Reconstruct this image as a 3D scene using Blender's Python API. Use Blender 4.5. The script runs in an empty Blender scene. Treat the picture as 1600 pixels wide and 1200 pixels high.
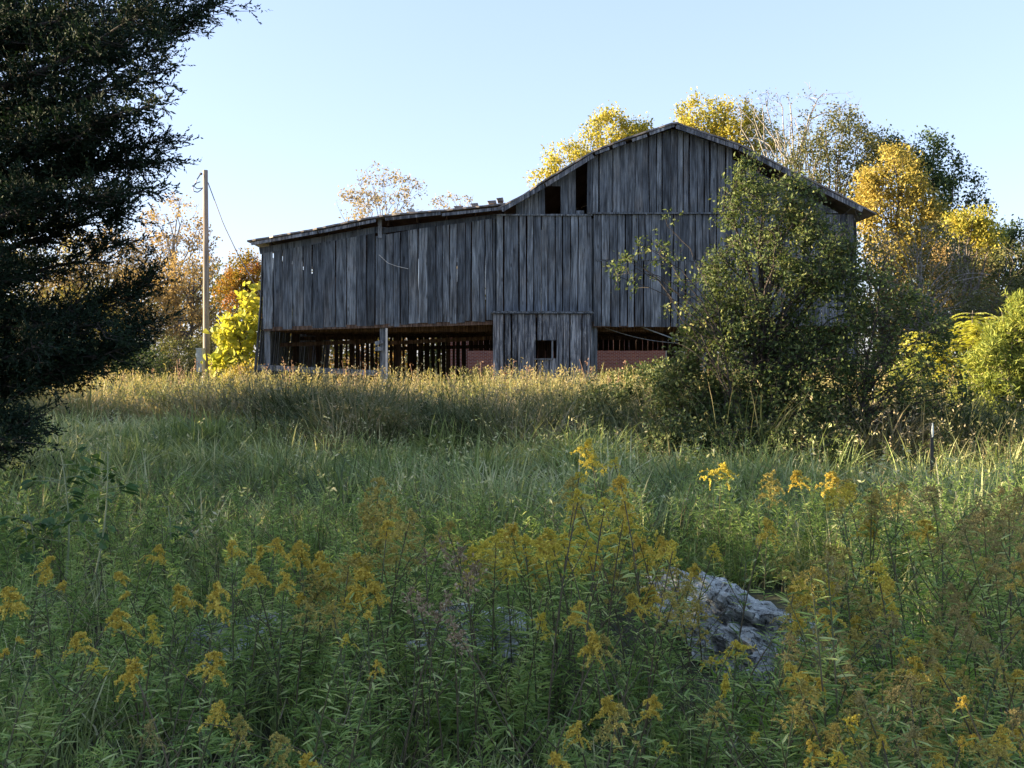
import bpy, math, random
import numpy as np
from mathutils import Vector
R = math.radians
SC = bpy.context.scene
COL = SC.collection
EYE = 1.6

# ------------------------------------------------------------------ camera
cam_data = bpy.data.cameras.new('camera')
cam = bpy.data.objects.new('camera', cam_data)
COL.objects.link(cam)
cam.location = (0, 0, EYE)
cam.rotation_euler = (R(90), 0, 0)
cam_data.sensor_width = 36
cam_data.lens = 33.75
cam_data.shift_y = -45 / 1600
cam_data.clip_start = 0.05
cam_data.clip_end = 3000
SC.camera = cam

# ------------------------------------------------------------------ sky and sun
SUN_EL, SUN_AZ = 14.0, 3.0          # elevation, degrees behind the barn's front plane, sun on the left
world = bpy.data.worlds.new('World')
SC.world = world
world.use_nodes = True
wn = world.node_tree
sky = wn.nodes.new('ShaderNodeTexSky')
sky.sky_type = 'NISHITA'
sky.sun_disc = False
sky.sun_elevation = R(SUN_EL)
sky.sun_rotation = R(-90 + SUN_AZ)
sky.altitude = 0
sky.air_density = 1.0
sky.dust_density = 0.8
sky.ozone_density = 3.6
bg = wn.nodes['Background']
hs = wn.nodes.new('ShaderNodeGamma')
hs.inputs['Gamma'].default_value = 0.47
wn.links.new(sky.outputs[0], hs.inputs['Color'])
tint = wn.nodes.new('ShaderNodeMix'); tint.data_type = 'RGBA'; tint.blend_type = 'MULTIPLY'; tint.inputs[0].default_value = 1
tint.inputs[7].default_value = (0.85, 0.835, 0.97, 1)
wn.links.new(hs.outputs[0], tint.inputs[6]); wn.links.new(tint.outputs[2], bg.inputs[0])
bg.inputs[1].default_value = 0.15
sun_data = bpy.data.lights.new('sun', 'SUN')
sun_data.energy = 5.0
sun_data.angle = R(0.55)
sun_data.color = (1.0, 0.80, 0.52)
sun = bpy.data.objects.new('sun', sun_data)
COL.objects.link(sun)
SDIR = Vector((-math.cos(R(SUN_EL)) * math.cos(R(SUN_AZ)), math.cos(R(SUN_EL)) * math.sin(R(SUN_AZ)), math.sin(R(SUN_EL))))
sun.rotation_euler = SDIR.to_track_quat('Z', 'Y').to_euler()
sun.location = (-30, 10, 20)
SC.view_settings.view_transform = 'Standard'
SC.view_settings.look = 'None'
SC.view_settings.gamma = 1
SC.view_settings.exposure = 2.4
SC.cycles.max_bounces = 10
SC.cycles.diffuse_bounces = 8
SC.cycles.transmission_bounces = 8
SC.cycles.transparent_max_bounces = 4

# ------------------------------------------------------------------ helpers
def W(px, py, Y):                    # a point of the place seen at that spot, Y metres ahead
    return np.array([(px - 800) / 1500 * Y, Y, EYE + (555 - py) / 1500 * Y])

def gz(x, y):                        # height of the ground
    x = np.asarray(x, float); y = np.asarray(y, float)
    t = np.clip((y - 6) / 22, 0, 1)
    s = t * t * (3 - 2 * t)
    return 0.3 * s + 0.05 * np.sin(x * 0.7 + 1.3) * np.cos(y * 0.5) * np.clip(1 - (y - 24) / 5, 0, 1) + 0.02 * np.sin(x * 2.1 + y * 1.7) * np.clip(1 - (y - 24) / 5, 0, 1)

def tag(o, label=None, cat=None, group=None, kind=None):
    if label: o['label'] = label
    if cat: o['category'] = cat
    if group: o['group'] = group
    if kind: o['kind'] = kind
    return o

def empty(name, loc=(0, 0, 0), rz=0):
    o = bpy.data.objects.new(name, None)
    o.empty_display_size = 0.3
    o.location = tuple(float(v) for v in loc)
    o.rotation_euler = (0, 0, rz)
    COL.objects.link(o)
    return o

class MB:                            # collects verts + faces (tris / quads), one random value per piece
    def __init__(s):
        s.v = []; s.q = []; s.t = []; s.r = []; s.n = 0
    def add(s, v, quads=None, tris=None, r=None):
        v = np.asarray(v, float).reshape(-1, 3)
        s.v.append(v)
        if quads is not None and len(quads): s.q.append(np.asarray(quads, int).reshape(-1, 4) + s.n)
        if tris is not None and len(tris): s.t.append(np.asarray(tris, int).reshape(-1, 3) + s.n)
        if r is None: r = np.full(len(v), random.random())
        elif np.isscalar(r): r = np.full(len(v), r)
        s.r.append(np.asarray(r, float))
        s.n += len(v)
        return s
    def mesh(s, name, mat, smooth=False):
        me = bpy.data.meshes.new(name)
        v = np.concatenate(s.v) if s.v else np.zeros((0, 3))
        q = np.concatenate(s.q) if s.q else np.zeros((0, 4), int)
        t = np.concatenate(s.t) if s.t else np.zeros((0, 3), int)
        me.vertices.add(len(v)); me.vertices.foreach_set('co', v.astype(np.float32).ravel())
        nl = len(q) * 4 + len(t) * 3
        me.loops.add(nl)
        me.loops.foreach_set('vertex_index', np.concatenate([q.ravel(), t.ravel()]).astype(np.int32))
        me.polygons.add(len(q) + len(t))
        st = np.concatenate([np.arange(len(q)) * 4, len(q) * 4 + np.arange(len(t)) * 3]).astype(np.int32)
        me.polygons.foreach_set('loop_start', st)
        me.polygons.foreach_set('use_smooth', np.full(len(q) + len(t), smooth))
        a = me.attributes.new('rnd', 'FLOAT', 'POINT')
        a.data.foreach_set('value', np.concatenate(s.r).astype(np.float32))
        me.materials.append(mat)
        me.update(calc_edges=True)
        return me
    def build(s, name, mat, parent=None, smooth=False):
        o = bpy.data.objects.new(name, s.mesh(name, mat, smooth))
        COL.objects.link(o)
        if parent is not None:
            o.parent = parent
            o.location = (-parent.location[0], -parent.location[1], -parent.location[2])
        return o

BOXQ = [[0, 3, 2, 1], [4, 5, 6, 7], [0, 1, 5, 4], [1, 2, 6, 5], [2, 3, 7, 6], [3, 0, 4, 7]]
def box(mb, x0, x1, y0, y1, z0, z1, r=None):
    v = [[x0, y0, z0], [x1, y0, z0], [x1, y1, z0], [x0, y1, z0], [x0, y0, z1], [x1, y0, z1], [x1, y1, z1], [x0, y1, z1]]
    mb.add(v, BOXQ, r=r)

def beam(mb, a, b, w, h, r=None, up=(0, 0, 1)):      # rectangular bar from a to b
    a = np.array(a, float); b = np.array(b, float)
    d = b - a; d /= np.linalg.norm(d)
    s = np.cross(d, up)
    if np.linalg.norm(s) < 1e-4: s = np.cross(d, (0, 1, 0))
    s /= np.linalg.norm(s); u = np.cross(s, d)
    c = [(-w / 2, -h / 2), (w / 2, -h / 2), (w / 2, h / 2), (-w / 2, h / 2)]
    v = [a + s * p + u * q for p, q in c] + [b + s * p + u * q for p, q in c]
    mb.add(v, BOXQ, r=r)

def tubes(mb, P, Rr, k=4, r=None):   # P (M,n,3) polylines, Rr (M,n) radii
    P = np.asarray(P, float); Rr = np.asarray(Rr, float)
    M, n, _ = P.shape
    if M == 0: return
    T = np.gradient(P, axis=1)
    T /= np.linalg.norm(T, axis=2, keepdims=True) + 1e-9
    ref = np.where(np.abs(T[..., 2:3]) > 0.9, np.array([1., 0, 0]), np.array([0, 0, 1.]))
    S = np.cross(T, ref); S /= np.linalg.norm(S, axis=2, keepdims=True) + 1e-9
    U = np.cross(S, T)
    a = np.arange(k) * 2 * math.pi / k
    V = P[:, :, None, :] + Rr[:, :, None, None] * (S[:, :, None, :] * np.cos(a)[None, None, :, None] + U[:, :, None, :] * np.sin(a)[None, None, :, None])
    idx = np.arange(M * n * k).reshape(M, n, k)
    i0 = idx[:, :-1, :]; i1 = idx[:, 1:, :]
    Q = np.stack([i0, np.roll(i0, -1, 2), np.roll(i1, -1, 2), i1], -1).reshape(-1, 4)
    if r is None: r = np.repeat(np.random.rand(M), n * k)
    mb.add(V.reshape(-1, 3), Q, r=r)

def unit(v):
    return v / (np.linalg.norm(v, axis=-1, keepdims=True) + 1e-9)

def leaves(mb, C, L, Wd, D=None, N=None, fold=0.15, droop=0.0, rr=None, hexa=False):
    """C centres of leaf bases (N,3); L length, Wd width; D direction, N normal."""
    n = len(C)
    if n == 0: return
    if D is None: D = np.random.randn(n, 3)
    D = D + np.array([0, 0, -droop]); D = unit(D)
    if N is None: N = np.random.randn(n, 3) + np.array([0, 0, 0.7])
    S = unit(np.cross(D, N)); N = unit(np.cross(S, D))
    L = np.broadcast_to(np.asarray(L, float), (n,))[:, None]; Wd = np.broadcast_to(np.asarray(Wd, float), (n,))[:, None]
    if rr is None: rr = np.random.rand(n)
    if hexa:
        pts = [C, C + D * L * .28 + S * Wd * .5 + N * Wd * fold, C + D * L * .66 + S * Wd * .42 + N * Wd * fold - N * L * .03, C + D * L - N * L * .12,
               C + D * L * .66 - S * Wd * .42 + N * Wd * fold - N * L * .03, C + D * L * .28 - S * Wd * .5 + N * Wd * fold]
        V = np.stack(pts, 1)
        b = np.arange(n)[:, None] * 6
        mb.add(V.reshape(-1, 3), np.concatenate([b + np.array([0, 1, 2, 3]), b + np.array([0, 3, 4, 5])]), r=np.repeat(rr, 6))
    else:
        V = np.stack([C, C + D * L * .45 + S * Wd * .5 + N * Wd * fold, C + D * L, C + D * L * .45 - S * Wd * .5 + N * Wd * fold], 1)
        mb.add(V.reshape(-1, 3), np.arange(n * 4).reshape(-1, 4), r=np.repeat(rr, 4))

def blades(mb, B, H, Wd, az, lean, rr=None, seg=3, curl=1.6):
    """grass blades: B bases, H length, az heading, lean how far the tip travels sideways (share of H)."""
    n = len(B)
    d = np.stack([np.cos(az), np.sin(az), 0 * az], 1)
    fa = az + np.random.uniform(0.6, 2.5, n)
    s = np.stack([np.cos(fa), np.sin(fa), 0 * az], 1)
    rows = []
    for i in range(seg + 1):
        t = i / seg
        p = B + d * (lean * H * t ** curl)[:, None]
        p[:, 2] += H * (t - 0.42 * np.clip(lean, 0, 1.3) * t ** 2.4)
        w = (Wd * (1 - t ** 1.5) * 0.5)[:, None]
        rows += [p + s * w, p - s * w] if i < seg else [p]
    V = np.stack(rows, 1); k = 2 * seg + 1
    b = np.arange(n)[:, None] * k
    q = np.concatenate([b + np.array([2 * i, 2 * i + 1, 2 * i + 3, 2 * i + 2]) for i in range(seg - 1)]) if seg > 1 else None
    t = b + np.array([2 * seg - 2, 2 * seg - 1, 2 * seg])
    if rr is None: rr = np.random.rand(n)
    mb.add(V.reshape(-1, 3), q, t, r=np.repeat(rr, k))

# ------------------------------------------------------------------ materials
def nmat(name):
    m = bpy.data.materials.new(name); m.use_nodes = True
    nt = m.node_tree
    for nd in list(nt.nodes):
        if nd.type == 'BSDF_PRINCIPLED': p = nd
    return m, nt, p
def ramp(nt, stops, fac):
    r = nt.nodes.new('ShaderNodeValToRGB')
    el = r.color_ramp.elements
    while len(el) < len(stops): el.new(0.5)
    for e, (pos, c) in zip(el, stops):
        e.position = pos; e.color = (*c, 1)
    nt.links.new(fac, r.inputs[0])
    return r.outputs[0]
def noise(nt, scale, detail=4, vec=None, rough=0.6, dist=0.0):
    n = nt.nodes.new('ShaderNodeTexNoise'); n.inputs['Scale'].default_value = scale
    n.inputs['Detail'].default_value = detail; n.inputs['Roughness'].default_value = rough
    n.inputs['Distortion'].default_value = dist
    if vec is not None: nt.links.new(vec, n.inputs['Vector'])
    return n.outputs['Fac']
def mapping(nt, scale, loc=(0, 0, 0)):
    c = nt.nodes.new('ShaderNodeTexCoord'); m = nt.nodes.new('ShaderNodeMapping')
    m.inputs['Scale'].default_value = scale; m.inputs['Location'].default_value = loc
    nt.links.new(c.outputs['Object'], m.inputs['Vector'])
    return m.outputs[0]
def attr(nt):
    a = nt.nodes.new('ShaderNodeAttribute'); a.attribute_name = 'rnd'
    return a.outputs['Fac']
def math_(nt, op, a, b):
    n = nt.nodes.new('ShaderNodeMath'); n.operation = op
    for i, x in enumerate((a, b)):
        if isinstance(x, (int, float)): n.inputs[i].default_value = x
        else: nt.links.new(x, n.inputs[i])
    return n.outputs[0]
def mixc(nt, f, a, b, mode='MIX'):
    n = nt.nodes.new('ShaderNodeMix'); n.data_type = 'RGBA'; n.blend_type = mode
    for k, x in ((0, f), (6, a), (7, b)):
        if isinstance(x, (int, float)): n.inputs[k].default_value = x
        elif isinstance(x, tuple): n.inputs[k].default_value = (*x, 1)
        else: nt.links.new(x, n.inputs[k])
    return n.outputs[2]
def bump(nt, p, h, strength=0.5, dist=0.02):
    b = nt.nodes.new('ShaderNodeBump'); b.inputs['Strength'].default_value = strength; b.inputs['Distance'].default_value = dist
    nt.links.new(h, b.inputs['Height']); nt.links.new(b.outputs[0], p.inputs['Normal'])

def leaf_mat(name, stops, trans=0.35, rough=0.6, nscale=0.6, namt=0.35):
    """stops: ramp over the per-leaf random value mixed with a slow patch noise (natural colour patches)."""
    m, nt, p = nmat(name)
    a = attr(nt)
    g = noise(nt, nscale, 2, mapping(nt, (1, 1, 1)))
    f = math_(nt, 'ADD', math_(nt, 'MULTIPLY', a, 1 - namt), math_(nt, 'MULTIPLY', math_(nt, 'SUBTRACT', math_(nt, 'MULTIPLY', g, 2.4), 0.7), namt))
    col = ramp(nt, stops, f)
    nt.links.new(col, p.inputs['Base Color'])
    p.inputs['Roughness'].default_value = rough
    p.inputs['Specular IOR Level'].default_value = 0.25
    t = nt.nodes.new('ShaderNodeBsdfTranslucent')
    nt.links.new(mixc(nt, 1.0, col, (1.0, 0.95, 0.6), 'MULTIPLY'), t.inputs[0])
    mx = nt.nodes.new('ShaderNodeMixShader'); mx.inputs[0].default_value = trans
    out = [n for n in nt.nodes if n.type == 'OUTPUT_MATERIAL'][0]
    nt.links.new(p.outputs[0], mx.inputs[1]); nt.links.new(t.outputs[0], mx.inputs[2]); nt.links.new(mx.outputs[0], out.inputs[0])
    return m

def wood_mat(name, dark, mid, light, white=0.0, zs=1.0):
    m, nt, p = nmat(name)
    a = attr(nt)
    c = nt.nodes.new('ShaderNodeTexCoord'); mp = nt.nodes.new('ShaderNodeMapping')
    mp.inputs['Scale'].default_value = (34, 34, 1.3 * zs)
    add = nt.nodes.new('ShaderNodeVectorMath'); add.operation = 'ADD'
    cmb = nt.nodes.new('ShaderNodeCombineXYZ')
    nt.links.new(math_(nt, 'MULTIPLY', a, 61.0), cmb.inputs[0]); nt.links.new(math_(nt, 'MULTIPLY', a, 37.0), cmb.inputs[2])
    nt.links.new(c.outputs['Object'], add.inputs[0]); nt.links.new(cmb.outputs[0], add.inputs[1])
    nt.links.new(add.outputs[0], mp.inputs['Vector'])
    grain = noise(nt, 1.0, 6, mp.outputs[0], 0.65, 0.6)
    mp2 = nt.nodes.new('ShaderNodeMapping'); mp2.inputs['Scale'].default_value = (7, 7, 1.1)
    nt.links.new(add.outputs[0], mp2.inputs['Vector'])
    blotch = noise(nt, 1.0, 5, mp2.outputs[0], 0.6)
    f = math_(nt, 'ADD', math_(nt, 'MULTIPLY', grain, 0.62), math_(nt, 'MULTIPLY', blotch, 0.38))
    col = ramp(nt, [(0.36, dark), (0.49, mid), (0.60, light)], f)
    k = ramp(nt, [(0, (0.40, 0.41, 0.43)), (0.15, (0.66, 0.67, 0.70)), (0.6, (0.9, 0.9, 0.92)), (1.0, (1.35, 1.33, 1.32))], a)
    col = mixc(nt, 1.0, col, k, 'MULTIPLY')
    fl = noise(nt, 1.0, 5, mp2.outputs[0], 0.85, 1.0)
    wf = ramp(nt, [(0.60 - white * .1, (0, 0, 0)), (0.68, (1, 1, 1))], math_(nt, 'ADD', math_(nt, 'MULTIPLY', fl, .6), math_(nt, 'MULTIPLY', grain, .4)))
    col = mixc(nt, math_(nt, 'MULTIPLY', wf, 0.35 + white * 0.5), col, (0.5, 0.5, 0.5))
    st = nt.nodes.new('ShaderNodeMapping'); st.inputs['Scale'].default_value = (1.1, 1.1, .5); nt.links.new(add.outputs[0], st.inputs['Vector'])
    sf = ramp(nt, [(0.50, (0, 0, 0)), (0.68, (1, 1, 1))], noise(nt, 1.0, 5, st.outputs[0], 0.7))
    col = mixc(nt, math_(nt, 'MULTIPLY', sf, 0.55), col, mixc(nt, 1.0, col, (1.05, .84, .66), 'MULTIPLY'))
    vk = nt.nodes.new('ShaderNodeTexVoronoi'); vk.inputs['Scale'].default_value = 1.0
    mp3 = nt.nodes.new('ShaderNodeMapping'); mp3.inputs['Scale'].default_value = (5, 5, 1.6)
    nt.links.new(add.outputs[0], mp3.inputs['Vector']); nt.links.new(mp3.outputs[0], vk.inputs['Vector'])
    kn = ramp(nt, [(0.06, (0.25, 0.24, 0.23)), (0.16, (1, 1, 1))], vk.outputs['Distance'])
    col = mixc(nt, 0.8, col, kn, 'MULTIPLY')
    nt.links.new(col, p.inputs['Base Color'])
    p.inputs['Roughness'].default_value = 0.85
    p.inputs['Specular IOR Level'].default_value = 0.2
    bump(nt, p, grain, 0.6, 0.01)
    return m

M = {}
M['wood'] = wood_mat('weathered_wood', (0.022, 0.025, 0.028), (0.10, 0.112, 0.122), (0.22, 0.245, 0.265))
M['wood_pale'] = wood_mat('scraped_wood', (0.025, 0.028, 0.033), (0.10, 0.11, 0.125), (0.26, 0.28, 0.30), white=1.0)
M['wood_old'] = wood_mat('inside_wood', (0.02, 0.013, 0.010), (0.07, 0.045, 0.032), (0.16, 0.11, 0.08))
M['pole'] = wood_mat('pole_wood', (0.13, 0.11, 0.09), (0.27, 0.235, 0.20), (0.42, 0.38, 0.33), zs=0.3)

def simple(name, c, rough=0.7, metal=0.0, ns=None, c2=None):
    m, nt, p = nmat(name)
    p.inputs['Base Color'].default_value = (*c, 1); p.inputs['Roughness'].default_value = rough; p.inputs['Metallic'].default_value = metal
    if ns:
        n = noise(nt, ns, 6, mapping(nt, (1, 1, 1)))
        nt.links.new(ramp(nt, [(0.35, c), (0.65, c2)], n), p.inputs['Base Color'])
        bump(nt, p, n, 0.3, 0.02)
    return m
M['tin'] = simple('rusty_tin', (0.10, 0.085, 0.08), 0.6, 0.3, 3.0, (0.22, 0.20, 0.19))
M['bark'] = simple('bark', (0.055, 0.045, 0.036), 0.9, 0, 14.0, (0.16, 0.14, 0.115))
M['bark_pale'] = simple('pale_bark', (0.16, 0.145, 0.125), 0.9, 0, 14.0, (0.36, 0.33, 0.29))
M['bark_dark'] = simple('dark_bark', (0.02, 0.017, 0.014), 0.9, 0, 14.0, (0.07, 0.055, 0.045))
M['box_grey'] = simple('painted_steel', (0.30, 0.34, 0.37), 0.45, 0.2, 6.0, (0.42, 0.46, 0.48))
M['wire'] = simple('wire', (0.18, 0.18, 0.19), 0.5, 0.3)
M['porcelain'] = simple('white_insulator', (0.5, 0.56, 0.56), 0.4)
M['steel_dark'] = simple('dark_steel', (0.03, 0.035, 0.03), 0.7, 0.2, 9.0, (0.07, 0.06, 0.05))
M['trim'] = simple('pale_trim', (0.5, 0.47, 0.42), 0.7, 0, 5.0, (0.62, 0.6, 0.55))
M['shingle'] = simple('shingle', (0.07, 0.065, 0.06), 0.9, 0, 12.0, (0.14, 0.13, 0.12))
M['glass'] = simple('window_glass', (0.02, 0.025, 0.03), 0.1)
m, nt, p = nmat('brick')
b = nt.nodes.new('ShaderNodeTexBrick'); b.inputs['Scale'].default_value = 1
b.inputs['Brick Width'].default_value = 0.22; b.inputs['Row Height'].default_value = 0.075; b.inputs['Mortar Size'].default_value = 0.010
b.inputs['Color1'].default_value = (0.40, 0.12, 0.06, 1); b.inputs['Color2'].default_value = (0.26, 0.06, 0.035, 1); b.inputs['Mortar'].default_value = (0.42, 0.34, 0.30, 1)
cc = nt.nodes.new('ShaderNodeTexCoord'); sx = nt.nodes.new('ShaderNodeSeparateXYZ'); cx = nt.nodes.new('ShaderNodeCombineXYZ')
nt.links.new(cc.outputs['Object'], sx.inputs[0]); nt.links.new(math_(nt, 'ADD', sx.outputs[0], sx.outputs[1]), cx.inputs[0]); nt.links.new(sx.outputs[2], cx.inputs[1])
nt.links.new(cx.outputs[0], b.inputs['Vector']); nt.links.new(b.outputs['Color'], p.inputs['Base Color'])
p.inputs['Roughness'].default_value = 0.9
M['brick'] = m

# ground
m, nt, p = nmat('soil')
n1 = noise(nt, 0.35, 6, mapping(nt, (1, 1, 1))); n2 = noise(nt, 9, 8, mapping(nt, (1, 1, 1)), 0.7)
c1 = ramp(nt, [(0.35, (0.03, 0.045, 0.015)), (0.55, (0.07, 0.07, 0.03)), (0.7, (0.12, 0.10, 0.05))], n1)
c2 = ramp(nt, [(0.3, (0.35, 0.35, 0.35)), (0.7, (1.2, 1.2, 1.2))], n2)
nt.links.new(mixc(nt, 1.0, c1, c2, 'MULTIPLY'), p.inputs['Base Color']); p.inputs['Roughness'].default_value = 1
bump(nt, p, n2, 1.0, 0.05)
M['soil'] = m
# limestone
m, nt, p = nmat('limestone')
mp = mapping(nt, (1, 1, 1))
n1 = noise(nt, 3.2, 10, mp, 0.72, 0.8); n2 = noise(nt, 22, 8, mp, 0.75)
f = math_(nt, 'ADD', math_(nt, 'MULTIPLY', n1, .6), math_(nt, 'MULTIPLY', n2, .4))
col = ramp(nt, [(0.38, (0.05, 0.05, 0.045)), (0.45, (0.25, 0.26, 0.235)), (0.52, (0.47, 0.49, 0.44)), (0.60, (0.74, 0.76, 0.70))], f)
vo = nt.nodes.new('ShaderNodeTexVoronoi'); vo.feature = 'DISTANCE_TO_EDGE'; vo.inputs['Scale'].default_value = 4.5
ad = nt.nodes.new('ShaderNodeVectorMath'); ad.operation = 'ADD'
nn = nt.nodes.new('ShaderNodeTexNoise'); nn.inputs['Scale'].default_value = 5; nn.inputs['Detail'].default_value = 5
nt.links.new(mp, nn.inputs['Vector']); nt.links.new(mp, ad.inputs[0]); nt.links.new(nn.outputs['Color'], ad.inputs[1]); nt.links.new(ad.outputs[0], vo.inputs['Vector'])
cr = ramp(nt, [(0.0, (0.12, 0.12, 0.11)), (0.05, (1, 1, 1))], vo.outputs['Distance'])
lich = ramp(nt, [(0.58, (0, 0, 0)), (0.66, (1, 1, 1))], noise(nt, 7, 6, mapping(nt, (1, 1, 1), (7, 3, 1)), 0.7))
col = mixc(nt, 0.8, col, cr, 'MULTIPLY')
col = mixc(nt, math_(nt, 'MULTIPLY', lich, 0.35), col, (0.10, 0.11, 0.05))
nt.links.new(col, p.inputs['Base Color']); p.inputs['Roughness'].default_value = 0.9
bump(nt, p, math_(nt, 'ADD', math_(nt, 'MULTIPLY', f, 1.0), math_(nt, 'MULTIPLY', cr, 0.25)), 1.0, 0.06)
M['rock'] = m

G = lambda r, g, b: (r, g, b)
M['cedar'] = leaf_mat('cedar_sprays', [(0, G(.005, .012, .006)), (.6, G(.012, .027, .012)), (1, G(.035, .06, .022))], 0.15, 0.8)
M['shrub'] = leaf_mat('shrub_leaves', [(0, G(.03, .05, .018)), (.5, G(.08, .12, .035)), (.85, G(.20, .23, .08)), (1, G(.46, .43, .18))], 0.35)
M['bramble'] = leaf_mat('bramble_leaves', [(0, G(.025, .045, .018)), (.6, G(.065, .095, .032)), (1, G(.17, .18, .07))], 0.3)
M['yellow'] = leaf_mat('yellow_leaves', [(0.05, G(.10, .14, .03)), (.45, G(.38, .36, .06)), (.9, G(.70, .56, .11))], 0.45)
M['gold'] = leaf_mat('golden_leaves', [(0.05, G(.10, .13, .035)), (.45, G(.38, .31, .07)), (1, G(.62, .48, .14))], 0.4)
M['tan'] = leaf_mat('tan_leaves', [(0, G(.16, .14, .06)), (.5, G(.38, .27, .11)), (1, G(.56, .40, .22))], 0.4)
M['pink'] = leaf_mat('pale_pink_leaves', [(0, G(.22, .20, .10)), (.5, G(.36, .29, .17)), (1, G(.48, .38, .26))], 0.4)
M['olive'] = leaf_mat('olive_leaves', [(0, G(.05, .065, .025)), (.6, G(.12, .13, .045)), (1, G(.26, .23, .10))], 0.35)
M['dkgreen'] = leaf_mat('deep_green_leaves', [(0, G(.025, .05, .02)), (.6, G(.06, .10, .035)), (1, G(.13, .17, .055))], 0.35)
M['autumn'] = leaf_mat('turning_leaves', [(0, G(.07, .09, .02)), (.45, G(.25, .19, .03)), (.8, G(.38, .17, .04)), (1, G(.35, .10, .03))], 0.4, nscale=0.9, namt=0.6)
M['grape'] = leaf_mat('vine_leaves', [(0, G(.18, .24, .03)), (.5, G(.42, .43, .06)), (1, G(.62, .56, .12))], 0.45)
M['sumac'] = leaf_mat('sumac_leaves', [(0, G(.26, .33, .04)), (.5, G(.56, .58, .10)), (1, G(.8, .76, .30))], 0.45)
M['feather'] = leaf_mat('feathery_leaves', [(0, G(.06, .10, .02)), (.5, G(.22, .27, .05)), (1, G(.48, .46, .09))], 0.35)
M['seed_red'] = leaf_mat('rusty_seeds', [(0, G(.14, .08, .05)), (.5, G(.28, .16, .10)), (1, G(.44, .29, .2))], 0.2)
M['broad'] = leaf_mat('broad_leaves', [(0, G(.03, .07, .025)), (.6, G(.07, .14, .045)), (1, G(.13, .22, .07))], 0.35)
M['grass'] = leaf_mat('green_grass', [(0.12, G(.06, .09, .035)), (.38, G(.21, .28, .10)), (.6, G(.38, .45, .18)), (.75, G(.60, .61, .31)), (.88, G(.80, .74, .48))], 0.45, 0.5, 0.5, 0.25)
M['grass_tan'] = leaf_mat('tan_grass', [(0.1, G(.05, .09, .03)), (.35, G(.15, .19, .06)), (.6, G(.32, .29, .12)), (.8, G(.44, .35, .18)), (.92, G(.58, .45, .28))], 0.35, 0.6, 0.35, 0.35)
M['grass_brown'] = leaf_mat('dead_grass', [(0.15, G(.03, .045, .02)), (.42, G(.09, .12, .045)), (.7, G(.24, .22, .12)), (.9, G(.52, .42, .28))], 0.25, 0.7, 0.6, 0.5)
M['weed'] = leaf_mat('goldenrod_leaves', [(0.08, G(.055, .10, .03)), (.42, G(.22, .34, .10)), (.7, G(.42, .55, .19)), (.88, G(.66, .70, .34))], 0.5, 0.5, 1.2, 0.25)
M['weed_bright'] = leaf_mat('young_goldenrod_leaves', [(0.1, G(.11, .21, .03)), (.5, G(.28, .46, .08)), (.9, G(.46, .64, .16))], 0.35, 0.55, 1.2, 0.3)
M['stem'] = simple('green_stem', (0.06, 0.09, 0.03), 0.7, 0, 5.0, (0.12, 0.09, 0.045))
M['stem_dark'] = simple('dark_stem', (0.05, 0.05, 0.025), 0.8, 0, 9.0, (0.13, 0.10, 0.055))
M['stem_pale'] = simple('pale_stem', (0.18, 0.22, 0.10), 0.7, 0, 9.0, (0.3, 0.32, 0.17))
M['flower'] = leaf_mat('goldenrod_florets', [(0, G(.28, .21, .04)), (.4, G(.62, .48, .08)), (1, G(.86, .70, .16))], 0.25, 0.7, 3, 0.3)
M['flower_bright'] = leaf_mat('fresh_florets', [(0, G(.36, .31, .05)), (.5, G(.66, .55, .08)), (1, G(.88, .76, .16))], 0.25, 0.7, 3, 0.3)
M['flower_olive'] = leaf_mat('fading_florets', [(0, G(.20, .19, .06)), (.5, G(.46, .38, .10)), (1, G(.70, .57, .17))], 0.25, 0.7, 3, 0.3)
M['flower_brown'] = leaf_mat('withered_florets', [(0, G(.18, .16, .07)), (.5, G(.38, .32, .13)), (1, G(.60, .50, .22))], 0.3, 0.8, 3, 0.3)
M['seedhead'] = leaf_mat('seedheads', [(0, G(.14, .10, .06)), (.6, G(.42, .32, .20)), (1, G(.65, .55, .4))], 0.2, 0.9, 3, 0.3)

# ------------------------------------------------------------------ ground
def make_ground():
    ys = np.concatenate([np.linspace(-40, 0, 9)[:-1], np.linspace(0, 32, 97), np.linspace(34, 90, 15), [130, 250, 600, 1500]])
    xs = np.concatenate([[-1500, -600, -200, -90], np.linspace(-50, -20, 11)[:-1], np.linspace(-20, 20, 121), np.linspace(22, 50, 10), [90, 200, 600, 1500]])
    X, Y = np.meshgrid(xs, ys)
    Z = gz(X, Y)
    V = np.stack([X, Y, Z], -1).reshape(-1, 3)
    ny, nx = X.shape
    i = np.arange(nx * ny).reshape(ny, nx)
    Q = np.stack([i[:-1, :-1], i[:-1, 1:], i[1:, 1:], i[1:, :-1]], -1).reshape(-1, 4)
    mb = MB(); mb.add(V, Q)
    tag(mb.build('ground', M['soil'], smooth=True), kind='structure')
make_ground()

# ------------------------------------------------------------------ barn
YF, YB = 30.0, 42.0
def bx(px): return (px - 800) / 50.0
def bz(py): return EYE + (555 - py) / 50.0
def lin(pts):
    xs = [bx(p[0]) for p in pts]; zs = [bz(p[1]) for p in pts]
    return lambda x: float(np.interp(x, xs, zs))
rng = random.Random(5)

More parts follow.
